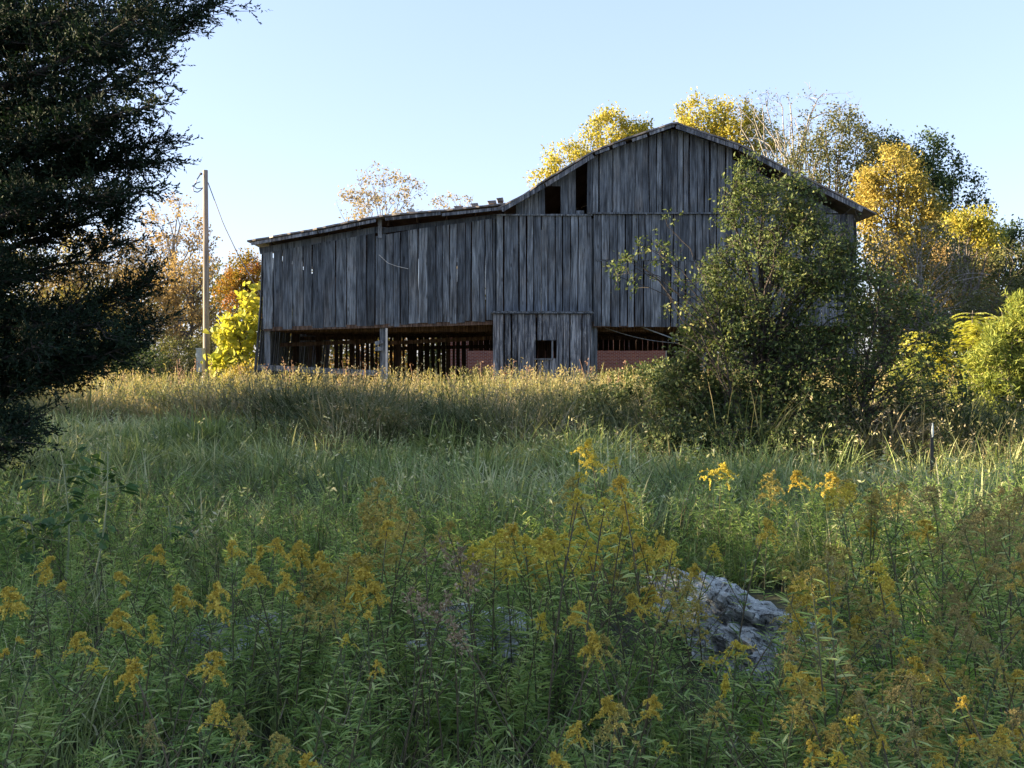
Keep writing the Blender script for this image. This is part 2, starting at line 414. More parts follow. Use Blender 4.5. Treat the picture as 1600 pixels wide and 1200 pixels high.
def planks(mb, x0, x1, top, bot, y, wmin=0.2, wmax=0.3, gap=0.012, ragged=0.03, th=0.025, holes=(), lean=0.006, skip=0.0, axis='x', flare=0.0, notch=0.0):
    x = x0
    while x < x1 - 0.04:
        w = min(rng.uniform(wmin, wmax), x1 - x)
        g = gap * rng.uniform(0.3, 1.6) if rng.random() < 0.88 else gap * rng.uniform(1.6, 2.2)
        a, b = x, x + w - g
        zt0, zt1 = top(a), top(b)
        rb = rng.uniform(-ragged, ragged)
        zb0, zb1 = bot(a) + rb + rng.uniform(-.008, .008), bot(b) + rb + rng.uniform(-.008, .008)
        dy = rng.uniform(-.018, .018); l = rng.uniform(-lean, lean); r = rng.random()
        if rng.random() < skip:
            x += w; continue
        pieces = [(zb0, zb1, zt0, zt1)]
        for (hx0, hx1, hz0, hz1) in holes:
            if b > hx0 + .03 and a < hx1 - .03:
                new = []
                for (p0, p1, q0, q1) in pieces:
                    if p0 < hz0: new.append((p0, p1, min(q0, hz0), min(q1, hz0)))
                    if q0 > hz1: new.append((max(p0, hz1), max(p1, hz1), q0, q1))
                pieces = new
        for (p0, p1, q0, q1) in pieces:
            if q0 - p0 < 0.02 and q1 - p1 < 0.02: continue
            n = 4
            rows = []
            warp = rng.uniform(-.010, .010)
            for i in range(n + 1):
                t = i / n
                wv = l * (q0 - p0) * t
                yy = y + dy + warp * math.sin(math.pi * t) - flare * (1 - t) * 0
                e0, e1 = rng.uniform(-.005, .005), rng.uniform(-.005, .005)
                z0, z1 = p0 + (q0 - p0) * t, p1 + (q1 - p1) * t
                rows += [[a + wv + e0, yy, z0], [b + wv + e1, yy, z1], [b + wv + e1, yy + th, z1], [a + wv + e0, yy + th, z0]]
            v = np.array(rows)
            q = []
            for i in range(n):
                o = i * 4
                q += [[o, o + 1, o + 5, o + 4], [o + 1, o + 2, o + 6, o + 5], [o + 2, o + 3, o + 7, o + 6], [o + 3, o, o + 4, o + 7]]
            q += [[0, 3, 2, 1], [n * 4, n * 4 + 1, n * 4 + 2, n * 4 + 3]]
            if axis == 'y':              # wall running in depth at x = y
                t = (v[:, 2] - p0) / max(q0 - p0, .01)
                v = np.stack([v[:, 1] + flare * (1 - np.clip(t, 0, 1)) ** 1.5, v[:, 0], v[:, 2]], 1)
            mb.add(v, q, r=r)
        x += w

roof_main = [(778, 327), (814, 309), (851, 284), (926, 239), (975, 220), (1052, 195), (1150, 229), (1215, 262), (1275, 292), (1362, 336)]
roof_lean = [(392, 378), (450, 368), (500, 359), (560, 346), (600, 339), (640, 335), (700, 330), (750, 325), (790, 320)]
zm = lin(roof_main); zl = lin(roof_lean)

barn = empty('barn', (0.0, YF, 0.3))
tag(barn, 'old weathered grey board barn with a curved gable roof and a low left bay', 'barn')
E = 0.10
# left bay boards, in two runs
mb = MB()
planks(mb, bx(411), bx(586), lin([(411, 396), (586, 364)]), lin([(411, 515), (586, 509)]), YF, 0.26, 0.38, 0.024, 0.015)
planks(mb, bx(587), bx(775), lin([(587, 369), (650, 358), (775, 341)]), lin([(587, 509), (775, 502)]), YF, 0.20, 0.31, 0.026, 0.05)
mb.build('side_bay_wall', M['wood'], barn)
# main left
mb = MB()
planks(mb, bx(776), bx(926), lambda x: bz(336), lin([(776, 491), (926, 489)]), YF, 0.2, 0.27, 0.024, 0.05)
planks(mb, bx(928), bx(1338), lambda x: bz(335), lambda x: bz(406), YF, 0.18, 0.26, 0.022, 0.004)
planks(mb, bx(928), bx(1338), lambda x: bz(408), lambda x: bz(510), YF + 0.01, 0.22, 0.34, 0.024, 0.02)
mb.build('front_wall', M['wood'], barn)
# gable
mb = MB()
g_top = lambda x: zm(x) - 0.13
planks(mb, bx(806), bx(915), g_top, lambda x: bz(335), YF - 0.01, 0.2, 0.27, 0.012, 0.008, holes=[(bx(857), bx(877), bz(334), bz(291)), (bx(906), bx(918), bz(329), bz(240))])
planks(mb, bx(917), bx(1141), g_top, lambda x: bz(332), YF - 0.05, 0.17, 0.27, 0.022, 0.008)
planks(mb, bx(1143), bx(1338), lambda x: zm(x) - 0.45, lambda x: bz(333), YF - 0.01, 0.2, 0.27, 0.012, 0.008)
mb.build('gable_wall', M['wood'], barn)
mb = MB(); box(mb, bx(1138), bx(1143), YF - 0.09, YF + 0.02, bz(333), zm(bx(1141)) - 0.1); mb.build('corner_post', M['wood'], barn)
# horizontal battens
for (a, b, y0, z, h) in ((917, 1141, YF - 0.085, bz(333.5), 0.05), (776, 926, YF - 0.05, bz(336), 0.05), (928, 1338, YF + 0.005, bz(407), 0.025), (770, 923, YF - 0.62, bz(489), 0.06)):
    mb = MB(); box(mb, bx(a), bx(b), y0, y0 + 0.03, z - h / 2, z + h / 2); mb.build('batten', M['wood'], barn)
# projecting stall with a small window
stall_y = YF - 0.55
mb = MB()
planks(mb, bx(771), bx(922), lambda x: bz(492), lambda x: 0.28, stall_y, 0.15, 0.24, 0.024, 0.02, holes=[(bx(836), bx(861), bz(560), bz(532))])
planks(mb, stall_y + 0.03, YF + 2.0, lambda x: bz(492), lambda x: 0.28, bx(771), 0.2, 0.25, 0.012, 0.02, axis='y')
planks(mb, stall_y + 0.03, YF + 2.0, lambda x: bz(492), lambda x: 0.28, bx(921), 0.2, 0.25, 0.012, 0.02, axis='y')
stall = mb.build('stall_wall', M['wood_pale'], barn)
mb = MB(); beam(mb, (bx(834), stall_y - .02, bz(561)), (bx(863), stall_y - .02, bz(561)), 0.03, 0.05); f = mb.build('window_frame', M['wood'], barn)
for a in (835, 862):
    mb = MB(); beam(mb, (bx(a), stall_y + .035, bz(562)), (bx(a), stall_y + .035, bz(531)), 0.05, 0.02); mb.build('jamb', M['wood'], barn)
# stall roof lid
mb = MB(); box(mb, bx(768), bx(925), stall_y - 0.08, YF - .002, bz(491), bz(489)); mb.build('stall_lid', M['wood'], barn)
# stall back (keeps the window dark)
mb = MB(); planks(mb, bx(771), bx(922), lambda x: bz(492), lambda x: 0.28, YF + 2.05, 0.2, 0.3, 0.004, 0.0); mb.build('stall_back', M['wood_old'], barn)
# side walls
mb = MB(); planks(mb, YF + .03, YB, lambda y: bz(396) - (y - YF) * 0.0, lambda y: 0.55, bx(409), 0.22, 0.32, 0.045, 0.03, axis='y', flare=-0.30)
mb.build('left_wall', M['wood'], barn)
mb = MB(); planks(mb, YF + .03, YB, lambda y: bz(345), lambda y: 0.35, bx(1338), 0.2, 0.3, 0.006, 0.03, axis='y')
mb.build('right_wall', M['wood'], barn)
# back wall : gappy boards on the left, open low on the right
mb = MB()
planks(mb, bx(411), -1.9, lambda x: 2.62, lambda x: 0.45, YB, 0.16, 0.30, 0.07, 0.05, skip=0.08)
planks(mb, bx(411), -0.5, lambda x: zl(min(x, bx(789))) - .05, lambda x: 2.64, YB, 0.2, 0.3, 0.003, 0.0, lean=0.001)
planks(mb, -1.9, bx(1338), lambda x: 2.62, lambda x: 1.8, YB, 0.2, 0.3, 0.012, 0.01)
planks(mb, -0.49, bx(1338), lambda x: zm(x) - 0.06, lambda x: 2.64, YB, 0.2, 0.3, 0.003, 0.0, lean=0.001)
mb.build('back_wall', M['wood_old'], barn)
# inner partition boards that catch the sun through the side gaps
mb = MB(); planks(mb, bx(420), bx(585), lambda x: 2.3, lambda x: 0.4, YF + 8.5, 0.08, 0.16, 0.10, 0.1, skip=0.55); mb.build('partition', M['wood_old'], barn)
# loft floor with joists
mb = MB()
x = bx(413)
planks(mb, bx(413), bx(1336), lambda y: YB - .05, lambda y: YF + .1, 2.62, 0.2, 0.3, 0.004, 0.0)
# rotate to a floor: swap y and z
for k in range(len(mb.v)):
    v = mb.v[k].copy(); mb.v[k] = np.stack([v[:, 0], v[:, 2], v[:, 1]], 1)
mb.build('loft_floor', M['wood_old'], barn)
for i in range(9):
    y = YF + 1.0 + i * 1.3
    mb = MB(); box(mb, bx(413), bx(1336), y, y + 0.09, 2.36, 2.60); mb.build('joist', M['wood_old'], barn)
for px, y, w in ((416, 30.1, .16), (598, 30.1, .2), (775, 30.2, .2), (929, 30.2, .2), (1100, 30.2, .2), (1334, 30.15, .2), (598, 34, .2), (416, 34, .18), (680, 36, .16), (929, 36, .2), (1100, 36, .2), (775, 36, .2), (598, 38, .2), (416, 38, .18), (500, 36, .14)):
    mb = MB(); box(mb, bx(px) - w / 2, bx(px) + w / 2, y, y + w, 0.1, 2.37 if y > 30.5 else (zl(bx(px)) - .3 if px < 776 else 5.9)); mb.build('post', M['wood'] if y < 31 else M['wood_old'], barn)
# pale loose board beside the middle post, short braces
mb = MB(); box(mb, bx(602.5), bx(605.5), 29.98, 30.03, 0.2, bz(513)); o = mb.build('loose_board', M['trim'], barn); o['label'] = 'pale narrow board beside the middle post'
mb = MB(); beam(mb, (bx(586), 30.05, bz(537)), (bx(598), 30.05, bz(533)), .05, .12); mb.build('brace', M['wood_pale'], barn)
mb = MB(); beam(mb, (bx(586), 30.05, bz(545)), (bx(598), 30.05, bz(545)), .05, .12); mb.build('brace', M['wood_pale'], barn)
# low rail on the left, upper rails in the dark
mb = MB(); beam(mb, (bx(403), 29.95, bz(574)), (bx(592), 29.95, bz(583)), .05, .17); mb.build('bottom_rail', M['wood_pale'], barn)
for a, b, y in (((606, 536), (770, 528), 33.0), ((606, 545), (770, 541), 35.0), ((413, 540), (590, 533), 33.0), ((413, 529), (590, 528), 36.0), ((932, 528), (1330, 530), 34.0)):
    p0 = W(a[0], a[1], y); p1 = W(b[0], b[1], y)
    mb = MB(); beam(mb, p0, p1, .07, .13); mb.build('tier_rail', M['wood_old'], barn)
# header beams above the left boards
mb = MB(); beam(mb, (bx(405), YF + .06, bz(392)), (bx(592), YF + .06, bz(358)), .06, .20); mb.build('header_beam', M['wood'], barn)
mb = MB(); beam(mb, (bx(592), YF + .06, bz(361)), (bx(776), YF + .06, bz(338)), .06, .16); mb.build('header_beam', M['wood'], barn)
mb = MB(); box(mb, bx(591), bx(597), YF - .06, YF - .03, bz(372), bz(343)); mb.build('cleat', M['wood_pale'], barn)
mb = MB(); beam(mb, (bx(412), 30.02, bz(514)), (bx(776), 30.07, bz(504)), .06, .12); mb.build('sill_beam', M['wood_old'], barn)
mb = MB(); beam(mb, (bx(926), 30.07, bz(508)), (bx(1336), 30.07, bz(508)), .06, .12); mb.build('sill_beam', M['wood_old'], barn)

def roof(pts, y0, y1, th, name, wav):
    mb = MB()
    xs = np.array([bx(p[0]) for p in pts]); zs = np.array([bz(p[1]) for p in pts])
    X = np.linspace(xs[0], xs[-1], 60); Z = np.interp(X, xs, zs)
    ys = np.linspace(y0, y1, 24)
    XX, YY = np.meshgrid(X, ys)
    ZZ = np.tile(Z, (len(ys), 1)) + wav * np.sin(YY * 1.1 + XX * .6) * np.clip((YY - y0) / 2, 0, 1)
    YY = YY + (np.random.RandomState(3).rand(*YY.shape) - .5) * 0.10 * (YY == y0)
    n = XX.size; i = np.arange(n).reshape(XX.shape)
    V = np.concatenate([np.stack([XX, YY, ZZ], -1).reshape(-1, 3), np.stack([XX, YY, ZZ - th], -1).reshape(-1, 3)])
    q = np.stack([i[:-1, :-1], i[:-1, 1:], i[1:, 1:], i[1:, :-1]], -1).reshape(-1, 4)
    Q = [q, q[:, ::-1] + n]
    for e, f in ((i[0, :], 1), (i[-1, :], -1), (i[:, 0], -1), (i[:, -1], 1)):
        s = np.stack([e[:-1], e[1:], e[1:] + n, e[:-1] + n], -1)
        Q.append(s[:, ::-1] if f > 0 else s)
    mb.add(V, np.concatenate(Q), r=0.5)
    return mb.build(name, M['tin'], barn)
rf = roof(roof_main, YF - 0.45, YB + 0.4, 0.05, 'main_roof', 0.0)
rl = roof(roof_lean, YF - 0.45, YB + 0.4, 0.05, 'side_bay_roof', 0.03)
def rake(seq, y, drop, w, mat='wood_pale', name='rake_board'):
    for (a, b) in seq:
        mb = MB(); beam(mb, (bx(a[0]), y, bz(a[1]) - drop), (bx(b[0]), y, bz(b[1]) - drop), .03, w); mb.build(name, M[mat], barn)
rake([((1053, 196), (1149, 229)), ((1151, 230), (1214, 262)), ((1216, 263), (1274, 292)), ((1276, 293), (1340, 325)), ((925, 241), (852, 286)), ((850, 287), (784, 325))], YF - .42, .13, .13)
rake([((1051, 195), (1012, 209)), ((1008, 211), (985, 219)), ((975, 222), (955, 229)), ((950, 231), (928, 239))], YF - .40, .10, .09)
rake([((398, 378), (500, 360)), ((502, 360), (590, 342)), ((605, 340), (690, 331)), ((692, 333), (786, 323))], YF - .41, .11, .09)
# rafters under the overhang
for px in range(420, 790, 46):
    z = zl(bx(px)) - .13
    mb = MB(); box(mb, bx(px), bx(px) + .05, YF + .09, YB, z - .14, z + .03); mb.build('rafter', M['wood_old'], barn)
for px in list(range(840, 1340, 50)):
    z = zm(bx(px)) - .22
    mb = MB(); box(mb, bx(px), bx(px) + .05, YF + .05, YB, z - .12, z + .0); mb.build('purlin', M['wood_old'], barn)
# curled tin edges standing up from the left roof
for k, (px, py, w, h) in enumerate(((712, 325, 12, 5), (738, 321, 9, 6), (764, 317, 11, 6), (778, 313, 8, 7), (640, 330, 8, 6))):
    mb = MB(); x0, x1 = bx(px), bx(px + w); z = bz(py)
    v = [[x0, YF - .3, z - .06], [x1, YF - .3, z - .06], [x1, YF + .2, z - .06], [x0, YF + .2, z - .06], [x0 - .05, YF - .32, z + h * .002], [x1, YF - .3, z + h * .006], [x1 + .02, YF + .2, z + .0], [x0, YF + .2, z + .02]]
    mb.add(v, BOXQ); mb.build('loose_tin', M['tin'] if k < 4 else M['box_grey'], barn)
# sagging wires in the right opening and pale rope on the left boards
def wire(pts, rad, name, mat, parent=None, n=14, sag=0.0):
    P = np.array(pts, float)
    t = np.linspace(0, len(P) - 1, n); Q = np.stack([np.interp(t, range(len(P)), P[:, i]) for i in range(3)], 1)
    s = np.linspace(0, 1, n); Q[:, 2] -= sag * 4 * s * (1 - s)
    mb = MB(); tubes(mb, Q[None], np.full((1, n), rad), 5)
    return mb.build(name, mat, parent)
wire([W(945, 512, 30.6), W(1060, 536, 30.6)], .009, 'hanging_wire', M['box_grey'], barn, sag=.1)
wire([W(1000, 510, 30.3), W(1060, 532, 30.3)], .018, 'hanging_wire', M['box_grey'], barn)
# bleached scar curving over the boards
P = np.array([W(592, 398, 29.93), W(606, 411, 29.93), W(620, 416, 29.93), W(638, 420, 29.93)])
wire(P, .008, 'sagging_cord', M['trim'], barn)

# ------------------------------------------------------------------ brick house behind
bh = empty('brick_house', (3.0, 50.0, 0.3))
tag(bh, 'red brick house seen low through the open bays of the barn', 'house')
X0, X1, Y0, Y1, Z0, Z1 = -3.4, 9.4, 50, 58, 0.2, 3.0
mb = MB()
wins = [(0.2, 1.3), (3.2, 4.3), (8.0, 9.0)]
cur = X0
for (a, b_) in wins:
    box(mb, cur, a, Y0, Y0 + .2, Z0, Z1); box(mb, a, b_, Y0, Y0 + .2, Z0, 1.2); box(mb, a, b_, Y0, Y0 + .2, 2.4, Z1); cur = b_
box(mb, cur, X1, Y0, Y0 + .2, Z0, Z1)
box(mb, X0, X0 + .2, Y0 + .2, Y1, Z0, Z1); box(mb, X1 - .2, X1, Y0 + .2, Y1, Z0, Z1); box(mb, X0 + .2, X1 - .2, Y1 - .2, Y1, Z0, Z1)
mb.build('wall', M['brick'], bh)
mb = MB()
v = [[X0 - .4, Y0 - .4, Z1], [X1 + .4, Y0 - .4, Z1], [X1 + .4, Y1 + .4, Z1], [X0 - .4, Y1 + .4, Z1], [X0 - .4, 54, Z1 + 1.5], [X1 + .4, 54, Z1 + 1.5]]
mb.add(v, [[0, 1, 5, 4], [2, 3, 4, 5], [0, 3, 2, 1]], [[1, 2, 5], [3, 0, 4]]); mb.build('roof', M['shingle'], bh)
for a, b_ in wins:
    mb = MB()
    box(mb, a, a + .06, Y0 + .03, Y0 + .1, 1.2, 2.4); box(mb, b_ - .06, b_, Y0 + .03, Y0 + .1, 1.2, 2.4); box(mb, a + .06, b_ - .06, Y0 + .03, Y0 + .1, 1.2, 1.26); box(mb, a + .06, b_ - .06, Y0 + .03, Y0 + .1, 2.34, 2.4); box(mb, a + .06, b_ - .06, Y0 + .035, Y0 + .095, 1.78, 1.82)
    w_ = mb.build('window', M['trim'], bh)
    mb = MB(); box(mb, a + .06, b_ - .06, Y0 + .06, Y0 + .07, 1.26, 2.34)
    g_ = mb.build('pane', M['glass'], bh); g_.parent = w_; g_.location = (0, 0, 0)

# ------------------------------------------------------------------ utility pole
PB = W(323, 600, 34.0); PT = W(321, 266, 34.0)
pole = empty('utility_pole', (PB[0], PB[1], 0.3))
tag(pole, 'bare wooden utility pole with a grey meter box, left of the barn', 'pole')
n = 24
P = np.stack([np.linspace(PB[0], PT[0], n), np.full(n, 34.0), np.linspace(0.1, PT[2], n)], 1)
mb = MB(); tubes(mb, P[None], np.linspace(.13, .085, n)[None], 12); mb.add([P[-1] + (0.085 * math.cos(a), 0.085 * math.sin(a), 0) for a in np.arange(4) * math.pi / 2], [[0, 1, 2, 3]])
mb.build('shaft', M['pole'], pole, True)
mb = MB(); c = W(318, 0, 33.8)[0]; box(mb, c - .14, c + .05, 33.45, 33.84, 1.02, 1.80); box(mb, c - .16, c + .06, 33.43, 33.84, 1.803, 1.85)
mbx = mb.build('meter_box', M['box_grey'], pole)
mb = MB(); a = np.linspace(0, 2 * math.pi, 9)[:-1]
tubes(mb, np.array([[[c - .14, 33.65, 1.6], [c - .21, 33.65, 1.6], [c - .22, 33.65, 1.6]]]), np.array([[.07, .07, .02]]), 10); k = mb.build('meter_dial', M['box_grey'], pole); k.parent = mbx; k.location = (0, 0, 0)
mb = MB(); tubes(mb, np.array([[[c - .02, 33.8, 0.3], [c - .03, 33.8, .8], [c - .02, 33.8, 1.02]]]), np.full((1, 3), .025), 6); mb.build('conduit', M['box_grey'], pole)
mb = MB(); tubes(mb, np.array([[W(314, 270, 34), W(313.5, 273, 34)]]), np.full((1, 2), .05), 6); mb.build('insulator', M['steel_dark'], pole)
wire([W(314, 271, 34), W(308, 280, 34), W(304, 289, 34), W(300, 291, 34)], .022, 'service_wire', M['wire'], pole)
wire([W(304, 289, 34), W(301, 294, 34), W(303, 299, 34), W(309, 300.5, 34), W(314, 297, 34), W(320, 290, 34)], .02, 'service_wire', M['wire'], pole)
wire([W(313, 284, 34), W(307, 286, 34), W(303, 291, 34), W(308, 295, 34), W(315, 294, 34)], .018, 'service_wire', M['wire'], pole)
wire([W(325, 285, 34), W(349, 350, 34.2), W(372, 398, 34.4), W(412, 470, 34.8)], .018, 'guy_wire', M['wire'], pole)

# ------------------------------------------------------------------ fence posts
def fence_post(px, Y, pyt, label, pale=False):
    p = W(px, pyt, Y); z0 = float(gz(p[0], Y))
    o = empty('fence_post', (p[0], Y, z0)); tag(o, label, 'fence post')
    mb = MB(); box(mb, p[0] - .02, p[0] + .02, Y - .004, Y + .004, z0 - .1, p[2]); box(mb, p[0] - .004, p[0] + .004, Y + .0045, Y + .03, z0 - .1, p[2])
    mb.build('shaft', M['steel_dark'], o)
    mb = MB(); tubes(mb, np.array([[[p[0], Y - .02, p[2] - .16], [p[0], Y - .02, p[2] - .10], [p[0], Y - .02, p[2] - .04], [p[0], Y - .02, p[2]]]]), np.array([[.012, .024, .018, .008]]) * min(1, Y / 18), 8)
    mb.build('insulator', M['porcelain'], o)
fence_post(88, 21, 571, 'dark metal fence post with a white insulator in the grass under the cedar')
fence_post(1456, 11, 661, 'dark metal fence post with a pale insulator among weeds at the right')
fence_post(1364, 17, 598, 'dark metal fence post with a white insulator right of the big shrub')

# ------------------------------------------------------------------ trees
def skeleton(seed, base, trunk, blobs, nlimb, nsub, tr, start=0.25, wob=0.04, up=0.3, twig_r=0.006):
    """returns tube data and the sub-branch polylines that carry leaves"""
    rs = np.random.RandomState(seed)
    base = np.array(base, float); trunk = np.array(trunk, float)
    H = np.linalg.norm(trunk - base)
    nT = 12; t = np.linspace(0, 1, nT)[:, None]
    wobv = np.cumsum(rs.randn(nT, 3) * wob * H * .25, 0) * np.array([1, 1, .2]); wobv -= wobv[0] + (wobv[-1] - wobv[0]) * t
    T = base + (trunk - base) * t + wobv
    vol = np.array([b[1][0] * b[1][1] * b[1][2] for b in blobs]) ** .75; vol /= vol.sum()
    def samp(n, lo):
        k = rs.choice(len(blobs), n, p=vol)
        d = unit(rs.randn(n, 3)); r = rs.uniform(lo, 1, n) ** .5
        c = np.array([blobs[i][0] for i in k]); rad = np.array([blobs[i][1] for i in k])
        return c + d * r[:, None] * rad
    Pe = samp(nlimb, 0.25)
    nL = 8; s = np.linspace(0, 1, nL)
    hz = (Pe[:, 2] - base[2]) / max(trunk[2] - base[2], .1)
    ft = np.clip(hz * rs.uniform(.35, .8, nlimb), start, .97)
    A = np.stack([np.interp(ft * (nT - 1), range(nT), T[:, i]) for i in range(3)], 1)
    mid = (A + Pe) / 2 + rs.randn(nlimb, 3) * .06 * np.linalg.norm(Pe - A, axis=1, keepdims=True); mid[:, 2] -= up * .3 * np.linalg.norm(Pe - A, axis=1) * -1 * np.sign(.2)
    b = s[None, :, None]
    L = A[:, None] * (1 - b) ** 2 + 2 * mid[:, None] * b * (1 - b) + Pe[:, None] * b ** 2
    L += rs.randn(nlimb, nL, 3) * .015 * np.linalg.norm(Pe - A, axis=1)[:, None, None] * (s * (1 - s) * 4)[None, :, None]
    Lr = (tr * .45 * (1 - ft * .5))[:, None] * (1 - s[None] * .9) + twig_r
    Se = samp(nsub, 0.3)
    allp = np.concatenate([L[:, 2:].reshape(-1, 3), T[nT // 2:]])
    S0 = np.empty_like(Se)
    for i in range(0, nsub, 400):
        d = np.linalg.norm(Se[i:i + 400, None] - allp[None], axis=2) + 0.25 * np.maximum(0, allp[None, :, 2] - Se[i:i + 400, None, 2])
        S0[i:i + 400] = allp[np.argmin(d, 1)]
    nS = 6; s2 = np.linspace(0, 1, nS)[None, :, None]
    ln = np.linalg.norm(Se - S0, axis=1)
    m2 = (S0 + Se) / 2 + rs.randn(nsub, 3) * .12 * ln[:, None]; m2[:, 2] += up * .2 * ln
    S = S0[:, None] * (1 - s2) ** 2 + 2 * m2[:, None] * s2 * (1 - s2) + Se[:, None] * s2 ** 2
    Sr = np.clip(ln[:, None] * .012, twig_r, .05) * (1 - s2[None, 0, :, 0] * .8)
    Sr = np.broadcast_to(Sr, (nsub, nS))
    return T, L, Lr, S, Sr, ln

def tree(name, label, cat, seed, base, trunk, blobs, leafmat, bark='bark', nlimb=26, nsub=260, nleaf=7000, size=.14, tr=.14, jit=.16, aspect=.6, start=.25, group=None, droop=.15, up=.3, twigs=0, tip=.35, twig_r=.006, twig_l=.6, crown_name='crown', hexa=False):
    np.random.seed(seed)
    base = np.array(base, float)
    o = empty(name, (base[0], base[1], base[2])); tag(o, label, cat, group)
    T, L, Lr, S, Sr, ln = skeleton(seed, base, trunk, blobs, nlimb, nsub, tr, start, up=up, twig_r=twig_r)
    mb = MB(); tubes(mb, T[None], (tr * (1 - np.linspace(0, 1, len(T)) * .75))[None], 8)
    tubes(mb, L, Lr, 5); tubes(mb, S, Sr, 3)
    # twigs at sub ends
    if twigs:
        k = np.random.randint(0, len(S), twigs); a = S[k, np.random.randint(2, 6, twigs)]
        d = unit(unit(S[k, -1] - S[k, 0]) + np.random.randn(twigs, 3) * .6 + np.array([0, 0, .25]))
        l = np.random.uniform(.25, .9, twigs)[:, None] * np.clip(ln[k], .3, 1.6)[:, None] * twig_l
        P = np.stack([a, a + d * l * .5 + np.random.randn(twigs, 3) * .02, a + d * l + np.random.randn(twigs, 3) * .05], 1)
        tubes(mb, P, np.tile(np.array([[twig_r, twig_r * .7, twig_r * .3]]), (twigs, 1)), 3)
        Tw = P
    mb.build('trunk', M[bark], o)
    if nleaf:
        mb = MB()
        wgt = ln / ln.sum() * (.5 + np.random.rand(len(ln))); wgt /= wgt.sum()
        k = np.random.choice(len(S), nleaf, p=wgt)
        t = np.random.uniform(tip, 1.05, nleaf) * 5; i0 = np.clip(t.astype(int), 0, 4); fr = (t - i0)[:, None]
        C = S[k, i0] * (1 - fr) + S[k, i0 + 1] * fr
        if twigs:
            h = np.random.rand(nleaf) < .5; kk = np.random.randint(0, twigs, nleaf); tt = np.random.rand(nleaf)[:, None]
            C = np.where(h[:, None], Tw[kk, 0] * (1 - tt) + Tw[kk, 2] * tt, C)
        C = C + np.random.randn(nleaf, 3) * jit
        sz = size * np.random.uniform(.6, 1.25, nleaf)
        leaves(mb, C, sz, sz * aspect, droop=droop, hexa=hexa)
        mb.build(crown_name, M[leafmat], o)
    return o

def pxblobs(Y, lst):                 # (px, py, rx_px, rz_px) -> world blobs at that distance
    out = []
    for e in lst:
        px, py, rx, rz = e[:4]; dy = e[4] if len(e) > 4 else 0
        yy = Y + dy; s = yy / 1500
        out.append((tuple(W(px, py, yy)), (rx * s, max(rx * s * .9, .3), rz * s)))
    return out
def btree(label, cat, seed, Y, px, ptop, bl, mat, name='leafy_tree', **kw):
    b = W(px, 0, Y); b[2] = 0.3 if Y > 28 else float(gz(b[0], Y))
    return tree(name, label, cat, seed, b, W(*ptop, Y), pxblobs(Y, bl), mat, **kw)

# --- behind the barn and to the right
btree('tall golden yellow tree rising just left of the barn ridge', 'tree', 11, 52, 930, (935, 185), [(950, 215, 50, 42), (885, 250, 45, 32), (995, 215, 35, 28), (850, 285, 30, 24), (960, 300, 80, 45)], 'yellow', nleaf=15000, size=.17, nlimb=30, nsub=420, jit=.2)
btree('bright yellow tree with rounded top right behind the barn ridge', 'tree', 12, 54, 1120, (1115, 165), [(1095, 185, 42, 36), (1150, 195, 48, 38), (1075, 215, 30, 32), (1190, 225, 40, 40), (1140, 270, 70, 50)], 'yellow', nleaf=15000, size=.17, nlimb=30, nsub=420, jit=.2)
btree('nearly leafless tall tree with fine bare upright twigs above the barn roof', 'tree', 13, 50, 1240, (1235, 165), [(1180, 185, 40, 50), (1235, 170, 45, 45), (1300, 180, 42, 48), (1240, 240, 60, 50)], 'olive', bark='bark_pale', nleaf=500, size=.12, nlimb=30, nsub=160, twigs=260, tr=.12, twig_r=.014, up=.9)
btree('grey-green thin leaved tree above the right slope of the barn roof', 'tree', 14, 47, 1290, (1290, 205), [(1300, 215, 65, 45), (1260, 265, 50, 45), (1345, 235, 45, 50), (1310, 300, 70, 50)], 'olive', nleaf=9000, size=.15, nlimb=30, nsub=380, jit=.2, twigs=200)
btree('golden brown tree glowing in the sun right of the barn roof', 'tree', 15, 43, 1400, (1395, 240), [(1400, 275, 52, 50), (1365, 310, 40, 45), (1425, 330, 42, 45), (1390, 390, 55, 50), (1450, 345, 36, 30), (1350, 340, 22, 30), (1440, 400, 45, 40)], 'gold', nleaf=17000, size=.15, nlimb=34, nsub=420, jit=.17)
btree('dark green spreading tree behind the golden brown one at the right', 'tree', 16, 48, 1465, (1460, 225), [(1455, 250, 48, 45), (1500, 320, 48, 60), (1440, 300, 50, 60), (1480, 400, 80, 70), (1380, 240, 40, 35), (1535, 400, 40, 50)], 'dkgreen', nleaf=19000, size=.17, nlimb=34, nsub=420, jit=.22, twigs=150)
btree('small tree with a yellow lit cap standing among dark green crowns at the right edge', 'tree', 17, 38, 1515, (1515, 335), [(1515, 345, 32, 20), (1495, 352, 20, 14), (1540, 370, 26, 20)], 'yellow', nleaf=3600, size=.13, nlimb=14, nsub=120, jit=.2)
btree('thin dark tree with loose leafy twigs at the far right edge', 'tree', 18, 44, 1580, (1580, 370), [(1575, 400, 45, 45), (1610, 390, 45, 60), (1560, 450, 60, 50), (1640, 440, 60, 70)], 'dkgreen', nleaf=14000, size=.15, nlimb=30, nsub=380, jit=.22, twigs=150)
btree('grey thicket of bare upright saplings right of the barn corner', 'shrub', 19, 34, 1440, (1440, 360), [(1400, 420, 50, 70), (1460, 400, 50, 60), (1500, 460, 50, 60), (1400, 500, 60, 50), (1450, 490, 70, 50)], 'olive', name='thicket', bark='bark_pale', nleaf=6500, size=.10, nlimb=60, nsub=420, tr=.05, twigs=700, twig_r=.010, start=.03, up=1.0, jit=.15)
